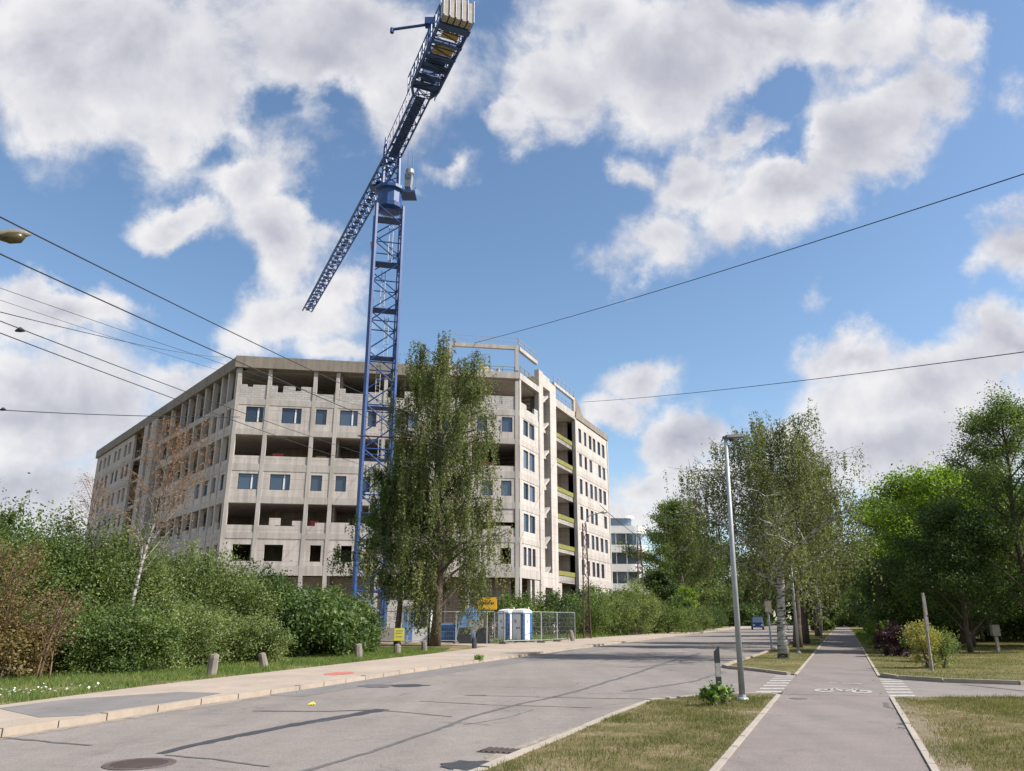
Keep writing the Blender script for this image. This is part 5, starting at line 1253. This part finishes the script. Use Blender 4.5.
bollard('third stone bollard in front of the broad-leaved bush', -6.55, 34.9, .6, .16, (0, -.08, .5), 3)
bollard('fourth stone bollard under the small yellow notice', -5.45, 38.6, .48, .15, (0, .02, .1), 4)
bollard('fifth stone bollard just before the birch mast', -4.5, 41.9, .55, .15, (0, -.1, .6), 5)
bollard('blackened bollard before the site gate', -2.15, 46.6, .62, .14, (0, -.06, .6), 6, 'black')
bollard('leaning grey bollard right of the site fence', 4.7, 62.5, .8, .17, (0, -.25, .6), 7)
for i in range(9):
    y = 84+i*3.1; bollard(['first', 'second', 'third', 'fourth', 'fifth', 'sixth', 'seventh', 'eighth', 'last'][i]+' small bollard of the far row before the right hedge, counted from the toilets', yx(BK, y)-.5, y, .6, .14, (0, 0, i), 20+i)
# yellow notice on a thin stake
ns = empty('notice_board', (-6.1, 43.8, .1)); tag(ns, 'small lemon yellow notice on a stake under the weeping birch', 'sign')
MB().box(-.03, .03, -.02, .02, 0, 1.0).build('stake', M['wood'], ns)
nb = MB().box(-.27, .27, -.05, -.025, .5, 1.15).build('board', M['lemon'], ns)
MB().box(-.18, .2, -.056, -.052, 1.0, 1.03).box(-.18, .14, -.056, -.052, .88, .91).box(-.18, .18, -.056, -.052, .7, .73).build('text_lines', M['wood'], nb)
# orange-yellow warning sign seen at the gate, on a post
ws = empty('gate_sign', (-1.72, 55.2, .1)); tag(ws, 'orange-yellow rectangular sign on a grey post at the site gate', 'sign')
MB().tube([(0, 0, 0), (0, 0, 2.7)], .045, 8).build('post', M['steel'], ws)
sb = MB().box(-.68, .68, -.06, -.02, 2.25, 3.05).build('board', M['yellow'], ws, bevel=.02)
# its lettering is only a dark smear in the photograph: a bar of small strokes
tl = MB()
for k in range(9): tl.box(-.5+k*.112, -.5+k*.112+.07, -.068, -.0615, 2.6, 2.74)
tl.build('lettering', M['dark'], sb)
# back of a give way sign: inverted triangle
gs = empty('give_way_sign', (-2.5, 54.3, .1)); tag(gs, 'grey back of an inverted triangle road sign at the site gate', 'sign')
MB().tube([(0, 0, 0), (0, 0, 1.5)], .03, 8).build('post', M['steel'], gs)
MB().add([(-.5, -.05, 1.55), (.5, -.05, 1.55), (0, -.05, .6), (-.5, -.02, 1.55), (.5, -.02, 1.55), (0, -.02, .6)], [(0, 2, 1), (3, 4, 5), (0, 1, 4, 3), (1, 2, 5, 4), (2, 0, 3, 5)]).build('board', M['steel'], gs)
# portable toilets
def toilet(label, x, y, rz):
    r = empty('portable_toilet', (x, y, .1), rz); tag(r, label, 'portable toilet', 'portable toilets behind the site fence')
    MB().box(-.56, .56, -.56, .56, .08, 2.05).build('cabin', M['pblue'], r, bevel=.04)
    MB().box(-.6, .6, -.6, .6, 0, .1).build('base', M['black'], r)
    b = MB(); b.lathe([(.80, 2.04), (.82, 2.12), (.7, 2.27), (.35, 2.36), (.05, 2.38)], 4)
    ro = b.build('roof', M['white'], r, bevel=.05); ro.rotation_euler = (0, 0, R(45))
    MB().tube([(.35, .35, 2.2), (.35, .35, 2.5)], .05, 8).build('vent_pipe', M['white'], r)
    do = MB().box(-.44, .3, -.60, -.565, .15, 1.98).build('door', M['white'], r, bevel=.015)
    MB().box(.16, .25, -.63, -.602, .95, 1.08).build('handle', M['dark'], do); MB().box(-.25, -.05, -.607, -.602, 1.35, 1.6).build('badge', M['steel'], do); MB().box(-.1, .06, -.607, -.602, .93, 1.06).build('lock_plate', M['pblue'], do)
    for sx in (-1, 1):
        MB().box(sx*.565 if sx > 0 else -.6, .6 if sx > 0 else -.565, -.42, .15, .15, 1.98).build('side_panel', M['white'], r, bevel=.01)
    MB().box(.602, .606, -.2, -.02, 1.35, 1.55).build('badge', M['steel'], r)
    return r
toilet('right-hand white and blue portable toilet, nearer the camera', .75, 60.2, R(-38))
toilet('left-hand white and blue portable toilet, partly behind the other', -.35, 61.9, R(-38))
# guard booth
bo = empty('guard_booth', (-7.1, 60.5, .1)); tag(bo, 'small white guard booth with window seen through the birch', 'booth')
MB().box(-1.1, 1.1, -.9, .9, 0, 2.4).build('wall', M['white'], bo); MB().box(-1.3, 1.3, -1.15, 1.1, 2.41, 2.6).build('roof', M['steel'], bo)
wfo = MB().box(-.15, .85, -.94, -.905, 1.1, 2.15).build('window', M['frame'], bo)
MB().box(-.09, .32, -.945, -.941, 1.17, 2.08).box(.38, .79, -.945, -.941, 1.17, 2.08).build('pane', M['glass'], wfo); MB().box(-.9, -.25, -.93, -.902, .05, 2.1).build('door', M['tarp'], bo)
# blue panels, bins and black blocks
tag(MB().add([(-.9, 0, 0), (.6, .1, 0), (1.0, .2, 2.2), (.2, .15, 2.6), (-.5, .1, 1.8), (-.9, .2, 0), (.6, .3, 0), (1.0, .4, 2.2), (.2, .35, 2.6), (-.5, .3, 1.8)],
   [(0, 1, 2, 3, 4), (9, 8, 7, 6, 5), (0, 5, 6, 1), (1, 6, 7, 2), (2, 7, 8, 3), (3, 8, 9, 4), (4, 9, 5, 0)]).build('tarpaulin', M['tarp'], loc=(-3.25, 58.4, .1)), 'light blue tarpaulin sheet hung on the site fence', 'tarpaulin')
cn_ = empty('site_container', (-4.4, 59.4, .1)); tag(cn_, 'low blue bin between the birch trunk and the tarpaulin', 'container')
MB().hexa([(-.75, -.6, 0), (.75, -.6, 0), (.75, .6, 0), (-.75, .6, 0), (-.95, -.7, 1.2), (.95, -.7, 1.2), (.95, .7, 1.2), (-.95, .7, 1.2)]).build('body', M['pblue'], cn_)
MB().box(-1.0, 1.0, -.76, .76, 1.2, 1.32).build('rim', M['tarp'], cn_)
for i, (x, lab) in enumerate(((-3.35, 'black wedge block left of the inverted triangle sign'), (-2.1, 'black wedge block right of the inverted triangle sign'))):
    tag(MB().hexa([(-.55, -.4, 0), (.6, -.4, 0), (.6, .4, 0), (-.55, .4, 0), (-.35, -.3, 1.05), (.45, -.3, 1.1), (.45, .3, 1.1), (-.35, .3, 1.05)]).build('barrier_block', M['black'], loc=(x, 56.6, .1), bevel=.05), lab, 'barrier')
# temporary mesh fence: panels, each with frame, mesh and foot
def fence_panel(label, p, q):
    a = Vector((*p, .1)); b = Vector((*q, .1)); d = b-a; Ln = d.length
    r = empty('fence_panel', a, math.atan2(d.y, d.x)); tag(r, label, 'fence', 'mesh fence panels at the site gate')
    f = MB()
    for u in (0.03, Ln-.03): f.tube([(u, 0, .1), (u, 0, 2.15)], .03, 6)
    for z in (.2, 2.12): f.tube([(0, 0, z), (Ln, 0, z)], .022, 6)
    f.build('frame', M['steel'], r)
    g_ = MB(); n = int(Ln/.16)
    for k in range(1, n): g_.tube([(Ln*k/n, 0, .2), (Ln*k/n, 0, 2.12)], .0035, 3, False)
    for z in (.5, .8, 1.1, 1.4, 1.7): g_.tube([(0, 0, z), (Ln, 0, z)], .004, 3, False)
    g_.build('mesh', M['steel'], r)
    MB().box(-.12, .12, -.3, .3, 0, .14).build('foot', M['stone'], r)
FP = [(-10.5, 55.4), (-7.2, 55.6), (-3.9, 56.2), (-1.25, 57.2), (-.55, 55.2), (2.1, 57.8), (3.4, 60.8), (5.0, 64.0)]
for i, (p, q) in enumerate(zip(FP, FP[1:])):
    fence_panel(['mesh panel left of the guard booth', 'mesh panel before the guard booth', 'mesh panel before the blue tarpaulin', 'mesh panel behind the orange-yellow sign', 'mesh panel right before the portable toilets', 'mesh panel just right of the toilets', 'last mesh panel on the right'][i], p, q)
# grey wooden sign post and meter box in the park
wp = MB().tube([(0, 0, 0), (.02, 0, 1.2), (.07, 0, 2.55)], [.055, .05, .045], 8)
wpo = empty('old_post', (14.25, 27.8, .04)); tag(wpo, 'leaning weathered grey post beside the golden bush', 'post'); wp.build('pole', M['wood'], wpo)
MB().box(-.02, .09, -.085, -.06, 1.25, 1.75).box(.0, .1, -.08, -.06, 1.8, 2.45).build('edge_on_board', M['wood'], wpo)
mbx = empty('meter_box', (24.75, 41.4, .04)); tag(mbx, 'grey utility box on a short post beside the park trunk', 'utility box')
MB().box(-.07, .07, -.06, .06, 0, .9).build('post', M['wood'], mbx); MB().box(-.2, .2, -.12, .12, .85, 1.4).build('box', M['stone'], mbx, bevel=.02)
tk = MB().tube([(0, 0, 0), (.05, 0, 2), (.1, .1, 5)], [.38, .3, .2], 9)
# distant signs
def roundsign(name, label, x, y, h, shape, m):
    r = empty(name, (x, y, .1)); tag(r, label, 'sign'); MB().tube([(0, 0, 0), (0, 0, h)], .05, 6).build('post', M['steel'], r)
    b = MB().tube([(0, -.1, h-.35), (0, -.06, h-.35)], .42, 16) if shape == 'round' else MB().box(-.18, .18, -.1, -.06, h-.6, h)
    b.build('board', M[m], r); shape == 'round' and MB().box(-.22, .22, -.1, -.07, h-1.45, h-.95).build('lower_board', M['white'], r)
roundsign('road_sign', 'distant round red road sign on a post left of the road', yx(BK, 118)+.6, 118, 3.4, 'round', 'red')
roundsign('road_sign', 'back of a grey rectangular road sign before the nearest birch', 14.3, 44.8, 2.6, 'rect', 'stone')
os_ = MB().box(-.35, .35, -.1, .1, .5, 2.2).box(-.4, .4, -.13, .13, 0, .5)
tag(os_.build('waste_container', M['rust'], loc=(yx(BK, 116)-.9, 116, .1), bevel=.05), 'distant orange-brown upright box left of the red road sign', 'box')
# distant blue van at the bend
vn = empty('parked_van', (42, 138, .0), R(-15)); tag(vn, 'distant dark blue van at the bend of the road', 'van')
MB().hexa([(-.95, -2.3, .4), (.95, -2.3, .4), (.95, 2.3, .4), (-.95, 2.3, .4), (-.85, -1.9, 2.1), (.85, -1.9, 2.1), (.85, 2.25, 2.1), (-.85, 2.25, 2.1)]).build('body', M['blue_dark'], vn, bevel=.12)
MB().hexa([(-.8, -2.235, 1.2), (.8, -2.235, 1.2), (.8, -2.0, 1.2), (-.8, -2.0, 1.2), (-.75, -2.02, 1.95), (.75, -2.02, 1.95), (.75, -1.9, 1.95), (-.75, -1.9, 1.95)]).build('windscreen', M['glass'], vn)
for sx in (-.65, .65): MB().box(sx-.14, sx+.14, -2.36, -2.28, .7, .9).build('headlight', M['white'], vn)
for sx in (-.9, .9):
    for sy in (-1.5, 1.5): MB().tube([(sx-.1, sy, .34), (sx+.1, sy, .34)], .34, 14).build('wheel', M['black'], vn)
# stray weeds at the kerb edge and gutter
shrub('kerb_weed', 'low weed growing from the crumbling kerb', (-1.35, 33.4, .1), .22, .3, 400, .06, 'weed', 9, cat='plant', clumps=14, sig=.05)
